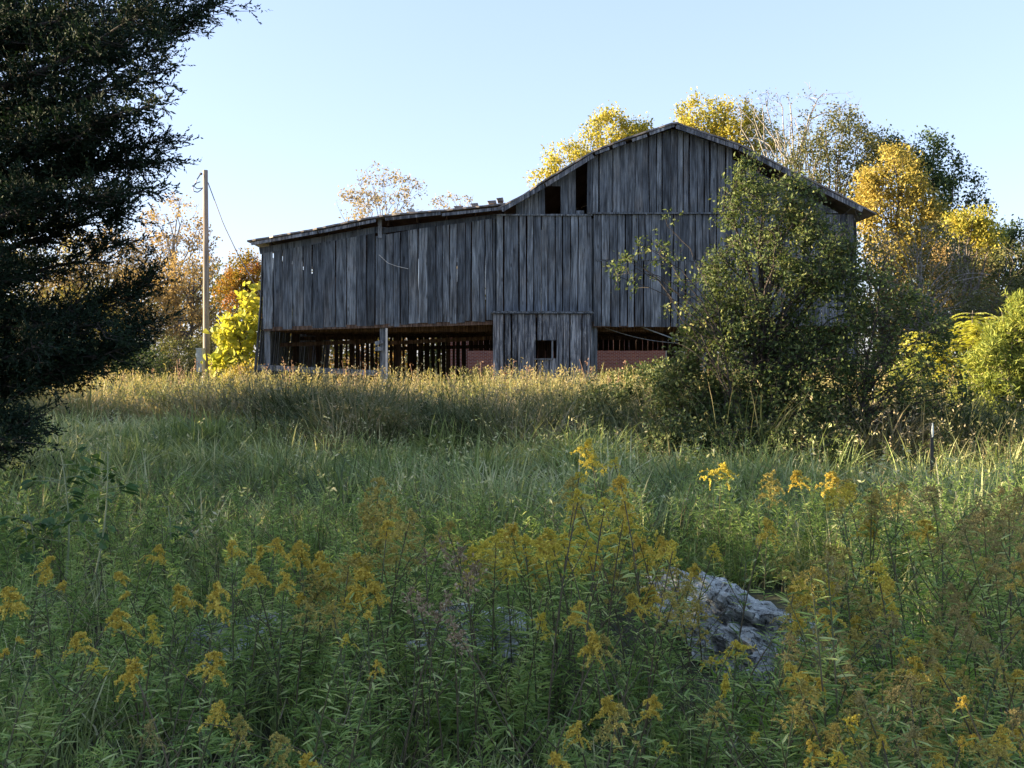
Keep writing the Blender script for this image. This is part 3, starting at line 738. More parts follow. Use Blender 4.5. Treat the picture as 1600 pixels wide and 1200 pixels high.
btree('pale tan leaved small tree touching the right barn corner', 'tree', 20, 36, 1385, (1385, 400), [(1375, 420, 30, 60), (1390, 500, 45, 60), (1360, 470, 26, 60), (1420, 540, 50, 45)], 'tan', nleaf=6000, size=.12, nlimb=30, nsub=260, start=.05, jit=.14)
for k, (px, py, Y, r, mt, lb) in enumerate(((1560, 430, 40, 70, 'olive', 'olive tree filling the gap below the yellow lit cap'), (1500, 420, 41, 60, 'tan', 'tan brown small tree behind the bare grey thicket'), (1440, 470, 42, 60, 'gold', 'golden low tree right of the barn corner behind the thicket'), (1545, 500, 32, 60, 'olive', 'olive green bush low at the right behind the bright sumac'), (1620, 500, 30, 60, 'dkgreen', 'dark green bush at the far right edge behind the feathery one'), (1480, 560, 30, 60, 'olive', 'dull olive bush behind the sumac, left of its stems'), (1720, 470, 36, 110, 'dkgreen', 'big dark bush beyond the right edge of the view'))):
    btree(lb, 'shrub', 30 + k, Y, px, (px, py), [(px, py, r, r * .8), (px + 10, py + 50, r * 1.1, 50)], mt, name='bush', nleaf=5500, size=.11, tr=.06, nlimb=26, nsub=220, start=.03, jit=.16)
# --- behind the low roof
btree('sparse pale pinkish tree above the low left roof', 'tree', 21, 50, 600, (600, 300), [(600, 290, 48, 34), (560, 310, 38, 22), (640, 300, 28, 34), (600, 340, 70, 30)], 'pink', bark='bark_pale', nleaf=2100, size=.15, nlimb=26, nsub=200, tr=.08, twigs=120, jit=.10, up=.7)
btree('small sparse tree top showing over the middle of the low roof', 'tree', 22, 52, 720, (720, 320), [(700, 318, 32, 16), (745, 312, 18, 24), (720, 350, 60, 30)], 'pink', bark='bark_pale', nleaf=1000, size=.14, nlimb=16, nsub=90, tr=.07, twigs=60, jit=.10, up=.7)
# --- left of the barn
btree('half bare pale tree just left of the utility pole', 'tree', 23, 50, 275, (280, 320), [(270, 350, 50, 50), (300, 400, 40, 60), (230, 400, 50, 50)], 'tan', bark='bark_pale', nleaf=3200, size=.15, nlimb=30, nsub=240, tr=.10, twigs=260, twig_r=.010, jit=.14, up=.7)
btree('tan and orange leaved tree behind the utility pole', 'tree', 24, 46, 300, (300, 410), [(280, 440, 50, 45), (330, 450, 40, 45), (230, 470, 50, 50), (300, 510, 70, 50)], 'tan', nleaf=11000, size=.14, nlimb=30, nsub=360, jit=.2)
btree('small rounded tree turning orange beside the left barn roof', 'tree', 25, 44, 385, (385, 410), [(385, 425, 32, 34), (365, 460, 30, 35), (405, 470, 30, 40)], 'autumn', nleaf=6500, size=.13, nlimb=26, nsub=260, jit=.14)
for k, (px, py, Y, r, mt, lb) in enumerate(((60, 400, 54, 110, 'gold', 'golden tree showing through the left side of the cedar'), (170, 410, 52, 80, 'tan', 'tan tree showing through the gap in the cedar boughs'), (-110, 380, 50, 110, 'tan', 'tan tree beyond the left edge of the view'), (120, 500, 46, 80, 'gold', 'low golden tree behind the fence post'), (440, 470, 56, 80, 'olive', 'olive tree mostly hidden behind the left barn wall'), (560, 480, 60, 90, 'autumn', 'orange tree hidden behind the low bay'), (15, 520, 40, 80, 'olive', 'olive bush low behind the cedar trunk side'), (-230, 420, 46, 120, 'olive', 'olive tree far beyond the left edge'))):
    btree(lb, 'tree', 40 + k, Y, px, (px, py), [(px, py, r, r * .8), (px - r * .6, py + 60, r * .8, 60), (px + r * .6, py + 50, r * .8, 60)], mt, nleaf=8500, size=.15, nlimb=28, nsub=320, jit=.22)
for k, (px, py, Y, r, mt, lb) in enumerate(((270, 560, 38, 50, 'olive', 'dark olive bush at the foot of the utility pole, on its left'), (215, 565, 36, 45, 'dkgreen', 'low green bush left of the utility pole under the cedar tips'), (330, 545, 40, 35, 'olive', 'low olive bush right behind the utility pole'), (140, 560, 38, 50, 'olive', 'low olive bush behind the left fence post'), (50, 560, 36, 55, 'tan', 'tan bush low behind the cedar at the left edge'), (-60, 560, 36, 60, 'olive', 'olive bush at the left beyond the cedar'))):
    btree(lb, 'shrub', 60 + k, Y, px, (px, py), [(px, py, r, r * .7), (px, py + 30, r * 1.2, 22)], mt, name='bush', nleaf=5200, size=.10, tr=.05, nlimb=24, nsub=220, start=.03, jit=.14)
# bright vine-leaved shrub
btree('sunlit yellow shrub of large round vine leaves between the pole and the barn corner', 'shrub', 71, 33, 375, (385, 480), [(372, 520, 32, 36), (392, 490, 15, 26), (360, 565, 34, 20), (398, 455, 6, 10), (396, 540, 16, 40)], 'grape', name='vine_shrub', nleaf=720, size=.24, aspect=.95, tr=.04, nlimb=22, nsub=120, start=.05, jit=.17, droop=.5, hexa=True)
btree('golden leafy shrub at the foot of the left barn corner', 'shrub', 72, 31, 400, (400, 570), [(395, 585, 22, 20), (375, 590, 25, 15)], 'gold', name='bush', nleaf=1600, size=.10, tr=.03, nlimb=14, nsub=80, start=.05, jit=.10)

# --- big shrub before the barn
btree('large tangled green shrub standing before the right half of the barn', 'shrub', 81, 14, 1195, (1185, 380),
      [(1190, 440, 90, 85), (1255, 400, 75, 80), (1170, 330, 40, 60), (1165, 270, 14, 34), (1300, 480, 75, 90), (1125, 450, 42, 65), (1110, 540, 50, 70), (1065, 640, 55, 45), (1150, 560, 110, 90), (1260, 580, 110, 80), (1200, 650, 150, 60), (1215, 285, 10, 30), (1275, 330, 14, 34), (1130, 330, 10, 30), (1080, 610, 60, 50), (1330, 400, 35, 50), (1230, 320, 50, 50)],
      'shrub', name='large_shrub', bark='bark_dark', nleaf=44000, size=.062, tr=.06, nlimb=90, nsub=1300, twigs=5200, twig_r=.0038, twig_l=.95, jit=.06, start=.03, up=.8, aspect=.55, tip=.3)
# loose sprays left of it and bare twigs to its right are their own stems of the same shrub row
btree('slender sapling with a few pale leaves hanging before the barn boards', 'sapling', 82, 13.4, 1150, (1120, 470), [(1010, 395, 50, 26), (975, 440, 40, 30), (1050, 430, 40, 34), (1040, 360, 30, 30), (1060, 500, 40, 40)], 'shrub', name='sapling', bark='bark_dark', nleaf=560, size=.06, tr=.02, nlimb=12, nsub=46, twigs=50, twig_r=.0035, jit=.035, start=.4, up=.8)
btree('dark half bare sapling reaching out to the right of the large shrub', 'sapling', 83, 13.6, 1330, (1370, 500), [(1440, 510, 60, 40), (1420, 580, 80, 40), (1400, 450, 60, 50), (1460, 620, 70, 30), (1380, 640, 60, 50), (1350, 560, 60, 60), (1350, 470, 45, 60)], 'shrub', name='sapling', bark='bark_dark', nleaf=5000, size=.06, tr=.035, nlimb=34, nsub=300, twigs=800, twig_r=.0035, jit=.06, start=.25, up=.1)
btree('low dark bramble mound left of the large shrub', 'shrub', 84, 17, 975, (975, 640), [(960, 640, 75, 38), (1035, 620, 60, 50), (905, 660, 45, 30), (820, 680, 40, 22)], 'bramble', name='bramble', bark='bark_dark', nleaf=13000, size=.07, tr=.03, nlimb=30, nsub=380, twigs=300, twig_r=.004, jit=.06, start=.03)
btree('dark thicket at the foot of the large shrub', 'shrub', 85, 12.6, 1120, (1120, 680), [(1060, 690, 70, 36), (1150, 695, 80, 40), (1250, 700, 90, 40)], 'bramble', name='bramble', bark='bark_dark', nleaf=9000, size=.055, tr=.03, nlimb=40, nsub=400, twigs=500, twig_r=.0035, jit=.05, start=.03)
btree('leafy low bush at the edge of the barn opening left of the large shrub', 'shrub', 86, 27, 1010, (1010, 580), [(1000, 590, 45, 24), (960, 600, 30, 18), (1040, 575, 22, 24)], 'shrub', name='bush', bark='bark_dark', nleaf=2600, size=.08, tr=.03, nlimb=20, nsub=120, twigs=120, twig_r=.005, jit=.07, start=.03)
for k_, (px_, py_, Y_, lb_) in enumerate(((560, 690, 15.2, 'low tangled weed clump at the left end of the dark brush in mid meadow'), (640, 705, 14.6, 'low tangled weed clump in the middle of the dark brush'), (790, 705, 15.0, 'low dark weed clump left of the tall goldenrod top'), (880, 690, 15.6, 'low dark weed clump behind the tall goldenrod top'), (480, 672, 17.0, 'small weed clump left of the dark brush'))):
    btree(lb_, 'shrub', 200 + k_, Y_, px_, (px_, py_ - 15), [(px_ - 15, py_ - 22, 46, 26), (px_ + 36, py_ - 14, 38, 22), (px_, py_ - 46, 14, 14)], 'bramble' if k_ % 2 == 0 else 'olive', name='weed_clump', bark='bark', nleaf=4200, size=.05, tr=.012, nlimb=30, nsub=150, twigs=350, twig_r=.003, jit=.05, start=.03, up=.7, aspect=.3)
btree('small dark bush rising from the brown grass at mid meadow', 'shrub', 87, 18, 700, (700, 660), [(690, 670, 60, 26), (740, 665, 40, 24)], 'bramble', name='bush', bark='bark_dark', nleaf=3600, size=.055, tr=.02, nlimb=20, nsub=140, twigs=240, twig_r=.004, jit=.07, start=.03)
# --- lit plants at the right
btree('feathery sunlit yellow-green shrub at the right edge', 'shrub', 91, 16.5, 1575, (1580, 520), [(1560, 590, 50, 80), (1595, 530, 35, 70), (1535, 645, 50, 50), (1630, 600, 50, 90), (1590, 490, 22, 30)], 'feather', name='feathery_shrub', nleaf=34000, size=.11, aspect=.16, tr=.05, nlimb=50, nsub=500, twigs=600, jit=.05, start=.03, up=.9, droop=-.5)
btree('feathery green shrub just right of the large shrub', 'shrub', 92, 17.5, 1420, (1420, 580), [(1425, 610, 40, 55), (1440, 660, 55, 40), (1395, 650, 35, 40)], 'feather', name='feathery_shrub', nleaf=17000, size=.10, aspect=.16, tr=.04, nlimb=36, nsub=340, twigs=300, jit=.05, start=.03, up=.9, droop=-.5)
btree('shaded dark bush filling the hollow between the two feathery shrubs', 'shrub', 93, 23, 1490, (1490, 620), [(1490, 640, 45, 40), (1500, 600, 35, 30)], 'bramble', name='bush', nleaf=6000, size=.08, tr=.04, nlimb=26, nsub=240, jit=.09, start=.03)

def sumac():
    np.random.seed(95)
    Y = 22.0; b = W(1510, 0, Y); b[2] = float(gz(b[0], Y))
    o = empty('sumac', b); tag(o, 'bright sunlit sumac with long drooping compound leaves at the right', 'shrub')
    mb = MB(); lf = MB()
    tips = [(1520, 485), (1545, 495), (1500, 520), (1460, 530), (1535, 530), (1510, 560), (1490, 570), (1530, 580), (1550, 560), (1475, 600), (1440, 515), (1560, 540), (1515, 505), (1530, 500), (1480, 545), (1475, 560)]
    for (px, py) in tips:
        e = W(px, py, Y + np.random.uniform(-.5, .5))
        s = np.linspace(0, 1, 8)[:, None]
        mid = b + (e - b) * .5 + np.array([0, 0, .25]) + np.random.randn(3) * .08
        P = b * (1 - s) ** 2 + 2 * mid * s * (1 - s) + e * s ** 2
        tubes(mb, P[None], np.linspace(.03, .010, 8)[None], 5)
        for j in range(15):
            az = np.random.uniform(0, 6.28); ln = np.random.uniform(.35, .6)
            d = np.array([math.cos(az), math.sin(az), .35])
            st = P[-1] - np.array([0, 0, np.random.uniform(0, .45)])
            t = np.linspace(0, 1, 7)[:, None]
            Q = st + d * ln * t - np.array([0, 0, 1]) * ln * .55 * t ** 2
            tubes(mb, Q[None], np.linspace(.006, .002, 7)[None], 3)
            for sgn in (-1, 1):
                tt = np.linspace(.12, 1, 11); C = np.stack([np.interp(tt, t[:, 0], Q[:, i]) for i in range(3)], 1)
                side = np.array([-math.sin(az), math.cos(az), 0]) * sgn
                D = np.tile(side + d * .35 + np.array([0, 0, -.35]), (11, 1)) + np.random.randn(11, 3) * .08
                leaves(lf, C, .17, .06, D=D, N=np.tile([0, 0, 1.], (11, 1)))
    mb.build('stems', M['bark'], o); lf.build('foliage', M['sumac'], o)
sumac()

# ------------------------------------------------------------------ the dark cedar on the left
def cedar(label, seed, base, H, boughs, extra, mat='cedar', dens=1.0, reach=3.4, zlo=1.2):
    rs = np.random.RandomState(seed); np.random.seed(seed)
    base = np.array(base, float)
    o = empty('cedar_tree', base); tag(o, label, 'tree')
    wood = MB(); fol = MB()
    nT = 14; t = np.linspace(0, 1, nT)[:, None]
    T = base + np.array([0.2, 0, H]) * t + rs.randn(nT, 3) * [.04, .04, 0]
    tubes(wood, T[None], (.2 * (1 - t[:, 0] * .93))[None], 10)
    ends = [np.array(e, float) for e in boughs]; wts = [1.0] * len(ends)
    for i in range(extra):
        z = base[2] + zlo + (H - zlo) * rs.rand() ** 1.1
        az = rs.uniform(0, 2 * math.pi)
        rad = reach * (1 - (z - base[2]) / (H + .6)) ** .6 * rs.uniform(.55, 1.0)
        ends.append(np.array([base[0] + rad * math.cos(az), base[1] + rad * math.sin(az), z])); wts.append(.8)
    SA, SB = [], []
    for e, w in zip(ends, wts):
        z0 = np.clip(e[2] - np.linalg.norm(e[:2] - base[:2]) * rs.uniform(-.05, .35), base[2] + .5, base[2] + H * .95)
        a = np.array([np.interp(z0, T[:, 2], T[:, 0]), np.interp(z0, T[:, 2], T[:, 1]), z0])
        s = np.linspace(0, 1, 12)[:, None]; ln = np.linalg.norm(e - a)
        mid = (a + e) / 2 + np.array([0, 0, -.10 * ln]) + rs.randn(3) * .05 * ln
        P = a * (1 - s) ** 2 + 2 * mid * s * (1 - s) + e * s ** 2
        P[1:-1] += rs.randn(10, 3) * .02
        tubes(wood, P[None], np.linspace(.022 + .01 * ln, .005, 12)[None], 5)
        ns = int(ln * 20 * w * dens)
        for j in range(ns):
            u = rs.uniform(.12, 1.0) ** .8; p = np.array([np.interp(u, s[:, 0], P[:, i]) for i in range(3)])
            d = (e - a) / ln; side = rs.randn(3) * np.array([1, 1, .28]); side -= d * side.dot(d) * .6; side /= np.linalg.norm(side)
            l = rs.uniform(.25, .75) * (1.15 - u * .65)
            q = p + (d * .75 + side * .8 + np.array([0, 0, .12])) * l
            SA.append(p); SB.append(q)
    SA = np.array(SA); SB = np.array(SB); n = len(SA)
    m = (SA + SB) / 2 + np.random.randn(n, 3) * .03 - [0, 0, .03]
    tubes(wood, np.stack([SA, m, SB], 1), np.tile([[.008, .005, .002]], (n, 1)), 3)
    # sprays: along each sub-branch, short twigs, each feathered with scale-leaf slivers
    K = 11
    ii = np.repeat(np.arange(n), K); u = np.tile(np.linspace(.12, 1.0, K), n) + np.random.randn(n * K) * .03
    A = SA[ii] * (1 - u[:, None]) + SB[ii] * u[:, None] + np.random.randn(n * K, 3) * .015
    dd = unit(SB[ii] - SA[ii]); tw = unit(dd * .9 + np.random.randn(n * K, 3) * .55 + [0, 0, .1]); l = np.random.uniform(.09, .20, n * K)[:, None]
    B = A + tw * l
    J = 9
    jj = np.repeat(np.arange(n * K), J); v = np.tile(np.linspace(.0, .95, J), n * K)[:, None]
    C = A[jj] * (1 - v) + B[jj] * v
    D = unit(tw[jj] * 1.0 + np.random.randn(len(jj), 3) * .42)
    leaves(fol, C, np.random.uniform(.03, .055, len(jj)), .018, D=D, fold=0)
    wood.build('trunk', M['bark_dark'], o); fol.build('crown', M[mat], o)
    return o
ce = []
rsx = np.random.RandomState(8)
for (px, py) in [(385, 8), (350, 40), (330, 5), (300, 70), (285, 110), (290, 165), (300, 215), (280, 255), (250, 240), (262, 300), (245, 335), (235, 375), (262, 435), (240, 460), (268, 500), (250, 530), (225, 560), (180, 575), (130, 585), (205, 500), (260, 20), (230, 90), (200, 190), (160, 260), (220, 300), (120, 200), (100, 120), (150, 40), (60, 60), (40, 200), (80, 300), (60, 420), (130, 540), (40, 560), (10, 300), (200, 130), (230, 30), (170, 5), (60, 350), (30, 480), (90, 560), (20, 120), (110, 30), (20, 420), (75, 510), (180, 230), (270, 50)]:
    px2 = px - (50 if py > 60 else 46) + (18 if py > 380 else 0)
    ce.append(W(px2, py - (18 if py > 500 else 0), 10.3 + rsx.uniform(-1.3, 1.0)))
for (px, py) in [(95, 655), (60, 690), (30, 640)]:
    ce.append(W(px - 45, py, 9.2 + rsx.uniform(-.5, .3)))
cedar('big dark cedar whose boughs hang over the upper left', 101, (-6.6, 10.6, float(gz(-6.6, 10.6))), 9.0, ce, 60, dens=1.0, zlo=2.8, reach=2.8)

# far woods closing the horizon
np.random.seed(777)
mb = MB(); n = 90000
x = np.random.uniform(-110, 110, n); y0 = 75 + 12 * np.random.rand(n)
hgt = 6.6 + 1.2 * np.sin(x * .21) + .9 * np.sin(x * .53 + 2) + .5 * np.sin(x * 1.3)
z = .3 + hgt * np.random.rand(n) ** .8 + np.random.randn(n) * .25
sz = .38 * np.random.uniform(.6, 1.3, n)
leaves(mb, np.stack([x, y0, z], 1), sz, sz * .6)
k = np.random.rand(260)
P = np.stack([np.stack([-110 + 220 * k, 78 + 0 * k, 0 * k], 1), np.stack([-110 + 220 * k + .2, 78 + 0 * k, 4 + 0 * k], 1)], 1)
tubes(mb, P, np.tile([[.14, .05]], (260, 1)), 4, r=0.0)
tag(mb.build('far_woods', M['olive']), 'distant olive woods closing the view low behind the barn and trees', 'woods', kind='stuff')

# added trees, unseen beyond the left edge, that shade the field
def shade_tree(x, y, h, seed, label):
    z = float(gz(x, y))
    bl = [((x, y, z + h * .55), (h * .27, h * .27, h * .34)), ((x + .5, y - 1.2, z + h * .42), (h * .24, h * .24, h * .26)), ((x, y + 1.0, z + h * .38), (h * .24, h * .24, h * .26)), ((x, y, z + h * .2), (h * .22, h * .22, h * .18))]
    tree('leafy_tree', label, 'tree', seed, (x, y, z), (x, y, z + h * .8), bl, 'dkgreen', nleaf=7500, size=.24, nlimb=26, nsub=260, tr=.2, jit=.3, group='unseen shade trees left of the field')
for k, (x, y, h) in enumerate(((-15.5, 1, 7.6), (-16.5, 6.0, 8), (-15.0, 10.5, 7.4), (-16.5, 15.3, 8.2), (-19, 19, 7.0), (-16, -3.4, 7.6), (-14.5, 3.6, 6.6))):
    shade_tree(x, y, h, 120 + k, 'broad green tree out of view left of the field, added to shade it')

# ------------------------------------------------------------------ grass
def scatter(n, y0, y1, seed, xpad=1.2, bias=1.0, maxx=None):
    rs = np.random.RandomState(seed)
    # uniform over the visible wedge
    y = np.sqrt(rs.uniform(y0 ** 2, y1 ** 2, n)) if bias == 1.0 else y0 + (y1 - y0) * rs.rand(n) ** bias
    x = rs.uniform(-1, 1, n) * (y * .56 + xpad)
    return x, y
def tufts(name, mat, ntuft, per, y0, y1, hlo, hhi, w, seed, label, rad=.12, leanlo=.1, leanhi=.8, mask=None, bias=1.0, xpad=1.2, seg=3, wgrow=True):
    np.random.seed(seed)
    x, y = scatter(ntuft, y0, y1, seed, xpad, bias)
    if mask is not None:
        k = mask(x, y); x, y = x[k], y[k]
    n = len(x)
    hs = np.random.uniform(hlo, hhi, n) * (0.8 + 0.28 * np.sin(x * 1.3 + y * .9) * np.cos(y * 1.1 - x * .4) + .30 * np.sin(x * 3.1 + 1) * np.sin(y * 2.7 + x))
    tr_ = np.random.rand(n)
    i = np.repeat(np.arange(n), per); m = len(i)
    bx_, by_ = x[i] + np.random.randn(m) * rad, y[i] + np.random.randn(m) * rad
    B = np.stack([bx_, by_, gz(bx_, by_) - .02], 1)
    H = hs[i] * np.random.uniform(.55, 1.15, m)
    az = np.arctan2(by_ - y[i], bx_ - x[i]) + np.random.randn(m) * .8
    lean = np.random.uniform(leanlo, leanhi, m)
    H = H * np.where(by_ > 24, 1 - .09 * np.clip(by_ - 24, 0, 5), 1)
    ww = w * np.random.uniform(.6, 1.4, m) * (np.clip(by_ / 8, .75, 3.2) if wgrow else 1)
    rr = np.clip(tr_[i] * .6 + np.random.rand(m) * .5 - .03, 0, 1)
    mb = MB(); blades(mb, B, H, ww, az, lean, rr=rr, seg=seg)
    return mb, (x, y, hs)

def in_rock(x, y, m=0.0):            # plan outline of the outcrop
    return (((x - 1.35) / (0.95 + m)) ** 2 + ((y - 5.5) / (1.05 + m)) ** 2 < 1)
def sight(x, y, h):                  # plants kept low where they would stand before the rock
    px = 800 + 1500 * x / y; top = 555 + 1500 * (EYE - (gz(x, y) + h)) / y
    return ~((px > 1040) & (px < 1255) & (y < 5.2) & (top < 1015 + (px - 1150) * .15))
brownzone = lambda x, y: (np.sin(x * .55 + 1.0) + .7 * np.sin(x * 1.3 + y * .8) + .5 * np.cos(y * 1.9 + x * .3)) 

mb, _ = tufts('g', 'grass', 2800, 15, 2.2, 8.5, .22, .48, .012, 201, '', rad=.07, leanhi=1.1, mask=lambda x, y: ~in_rock(x, y) & sight(x, y, .35))
mb2, _ = tufts('g', 'grass', 2900, 13, 8.0, 15.5, .28, .66, .021, 202, '', rad=.08, leanhi=1.2)
mb3, _ = tufts('g', 'grass', 2500, 12, 15, 27, .3, .68, .019, 203, '', rad=.11, leanhi=1.0)
for o_ in (mb2, mb3):
    for v_, r_ in zip(o_.v, o_.r): mb.v.append(v_); mb.r.append(r_)
    for q_ in o_.q: mb.q.append(q_ + mb.n)
    for t_ in o_.t: mb.t.append(t_ + mb.n)
    mb.n += o_.n
tag(mb.build('meadow_grass', M['grass']), 'long green grass covering the meadow', 'grass', kind='stuff')

# brownish drooping grass band across the middle
def band(x, y):
    c = 16.3 - .12 * x + 1.0 * np.sin(x * .8)
    return (np.abs(y - c) < 1.5 + 1.1 * np.sin(x * 1.7 + y * .6)) & (x > -4.2)
mb, _ = tufts('d', 'b', 2500, 13, 12.0, 20, .5, 1.0, .018, 211, '', rad=.12, leanlo=.3, leanhi=1.2, mask=lambda x, y: band(x, y) | ((y < 15) & (x > 1.5) & (y > 12.0 + .4 * np.sin(x * 2))), xpad=2)
tag(mb.build('dead_grass', M['grass_brown']), 'dark drooping dead grass in the band across the middle of the meadow', 'grass', kind='stuff')

# tall tan seeding grass before the barn
mb, (tx, ty, th) = tufts('t', 't', 4200, 12, 18.5, 29.2, .35, .80, .011, 221, '', rad=.12, leanlo=.05, leanhi=.6, xpad=2)
np.random.seed(222)
n = 3600
x, y = scatter(n, 17.5, 29.3, 223, 2)
B = np.stack([x, y, gz(x, y)], 1); H = np.random.uniform(.45, 1.15, n); az = np.random.uniform(0, 6.28, n); lean = np.random.uniform(.02, .45, n); H = H * np.where(y > 24, 1 - .08 * (y - 24), 1)
blades(mb, B, H, np.full(n, .012), az, lean, rr=np.random.uniform(.4, .9, n))
tipp = B + np.stack([np.cos(az), np.sin(az), 0 * az], 1) * (lean * H)[:, None]; tipp[:, 2] += H * (1 - .42 * lean)
for k in range(5):
    leaves(mb, tipp - np.array([0, 0, 1.]) * (k * .045), .085, .028, D=np.random.randn(n, 3) * .5 + [0, 0, .8], rr=np.random.uniform(.55, .9, n))
tag(mb.build('tan_grass', M['grass_tan']), 'tall tan seeding grass along the front of the barn', 'grass', kind='stuff')
# grass further back, left of barn and beyond
mb = MB(); np.random.seed(231)
n = 26000; y = np.random.uniform(29, 50, n); x = np.random.uniform(-32, 34, n)
k = ~((x > -8.2) & (x < 11) & (y < 42.3)); x, y = x[k], y[k]; n = len(x)
blades(mb, np.stack([x, y, gz(x, y)], 1), np.random.uniform(.4, .9, n), np.full(n, .04), np.random.uniform(0, 6.28, n), np.random.uniform(.1, .6, n))
tag(mb.build('rough_grass', M['grass_tan']), 'rough tan grass beside and beyond the barn', 'grass', kind='stuff')

def clumps(name, mat, n, per, area, hlo, hhi, w, seed, label, rad, seedheads=0.0):
    np.random.seed(seed); rs = np.random.RandomState(seed)
    x = rs.uniform(area[0], area[1], n * 3); y = rs.uniform(area[2], area[3], n * 3)
    k = area[4](x, y); x, y = x[k][:n], y[k][:n]; n = len(x)
    H0 = rs.uniform(hlo, hhi, n); i = np.repeat(np.arange(n), per); m = len(i); rr0 = rs.rand(n)
    a = rs.uniform(0, 6.28, m); r_ = rad * np.sqrt(rs.rand(m)) * (.6 + H0[i])
    bx_, by_ = x[i] + np.cos(a) * r_, y[i] + np.sin(a) * r_
    H = H0[i] * rs.uniform(.5, 1.15, m) * np.where(by_ > 24, 1 - .09 * np.clip(by_ - 24, 0, 5), 1); az = a + rs.randn(m) * .7; lean = rs.uniform(.15, 1.3, m)
    mb = MB(); blades(mb, np.stack([bx_, by_, gz(bx_, by_) - .02], 1), H, w * rs.uniform(.6, 1.4, m), az, lean, rr=np.clip(rr0[i] * .6 + rs.rand(m) * .5 - .05, 0, 1), seg=4)
    if seedheads:
        q = np.where(rs.rand(m) < seedheads)[0]; nq = len(q)
        tip = np.stack([bx_[q], by_[q], gz(bx_[q], by_[q])], 1) + np.stack([np.cos(az[q]), np.sin(az[q]), 0 * q], 1) * (lean[q] * H[q])[:, None]; tip[:, 2] += H[q] * (1 - .42 * np.clip(lean[q], 0, 1.3))
        for j in range(6):
            leaves(mb, tip + rs.randn(nq, 3) * .025, .05, .018, D=rs.randn(nq, 3) + [0, 0, .3], rr=rs.uniform(.6, 1, nq))
    tag(mb.build(name, M[mat]), label, 'grass', kind='stuff')
clumps('far_tussocks', 'grass_brown', 90, 110, (-13, 14, 18.5, 28.5, lambda x, y: np.abs(x) < y * .55), .6, 1.25, .026, 254, 'scattered brown tussocks among the tan grass before the barn', .35, .3)
# tall rusty dock stalks before the barn
mb = MB(); np.random.seed(261); n = 80
x = np.random.uniform(-13, 8, n); y = np.random.uniform(23, 29.3, n)
B = np.stack([x, y, gz(x, y)], 1); e = np.stack([np.random.randn(n) * .14, np.random.randn(n) * .1, np.random.uniform(.65, 1.2, n)], 1); t = np.linspace(0, 1, 6)[None, :, None]
P = B[:, None] + e[:, None] * t; P[:, :, 0] += (.08 * np.random.randn(n))[:, None] * t[..., 0] ** 2
tubes(mb, P, np.tile(np.linspace(.009, .004, 6), (n, 1)), 4, r=None)
for k in range(16):
    q = np.random.uniform(.55, 1.0, n)[:, None]; leaves(mb, B + e * q + np.random.randn(n, 3) * .03, .07, .035, D=np.random.randn(n, 3) + [0, 0, .4])
tag(mb.build('dock_stalks', M['seed_red']), 'thin rusty seed stalks standing above the grass along the barn front', 'weeds', kind='stuff')
clumps('brown_tussocks', 'grass_brown', 120, 140, (-5.5, 7.5, 12.6, 18.5, lambda x, y: (np.abs(y - (15.6 - .30 * x + 1.1 * np.sin(x * 1.1))) < 1.7 + .8 * np.sin(x * 2.3 + 1)) & (np.abs(x) < y * .56) & (x > -4.5)), .85, 1.3, .026, 251, 'dark brown arching tussocks standing above the meadow before the barn', .34, .25)
clumps('green_tussocks', 'grass', 330, 80, (-10, 10, 6.8, 18, lambda x, y: (np.abs(x) < y * .58) & sight(x, y, .6) & ~in_rock(x, y, .3)), .35, .85, .021, 252, 'uneven green tussocks of long arching grass in the meadow', .24, .05)
clumps('tan_tussocks', 'grass_tan', 240, 70, (-15, 15, 17.5, 29, lambda x, y: np.abs(x) < y * .57), .6, 1.25, .026, 253, 'uneven tan and green tussocks with seed heads before the barn', .3, .3)

# scattered dry tan stalks in the green meadow
mb = MB(); np.random.seed(241)
n = 2600; x, y = scatter(n, 6.5, 19, 242, 1.5)
k = sight(x, y, .7) & ~in_rock(x, y, .05); x, y = x[k], y[k]; n = len(x)
blades(mb, np.stack([x, y, gz(x, y)], 1), np.random.uniform(.4, .75, n), np.full(n, .006), np.random.uniform(0, 6.28, n), np.random.uniform(.05, .7, n), rr=np.random.uniform(.5, 1, n))
tag(mb.build('dry_stalks', M['grass_tan']), 'thin dry stalks scattered through the green meadow', 'grass', kind='stuff')

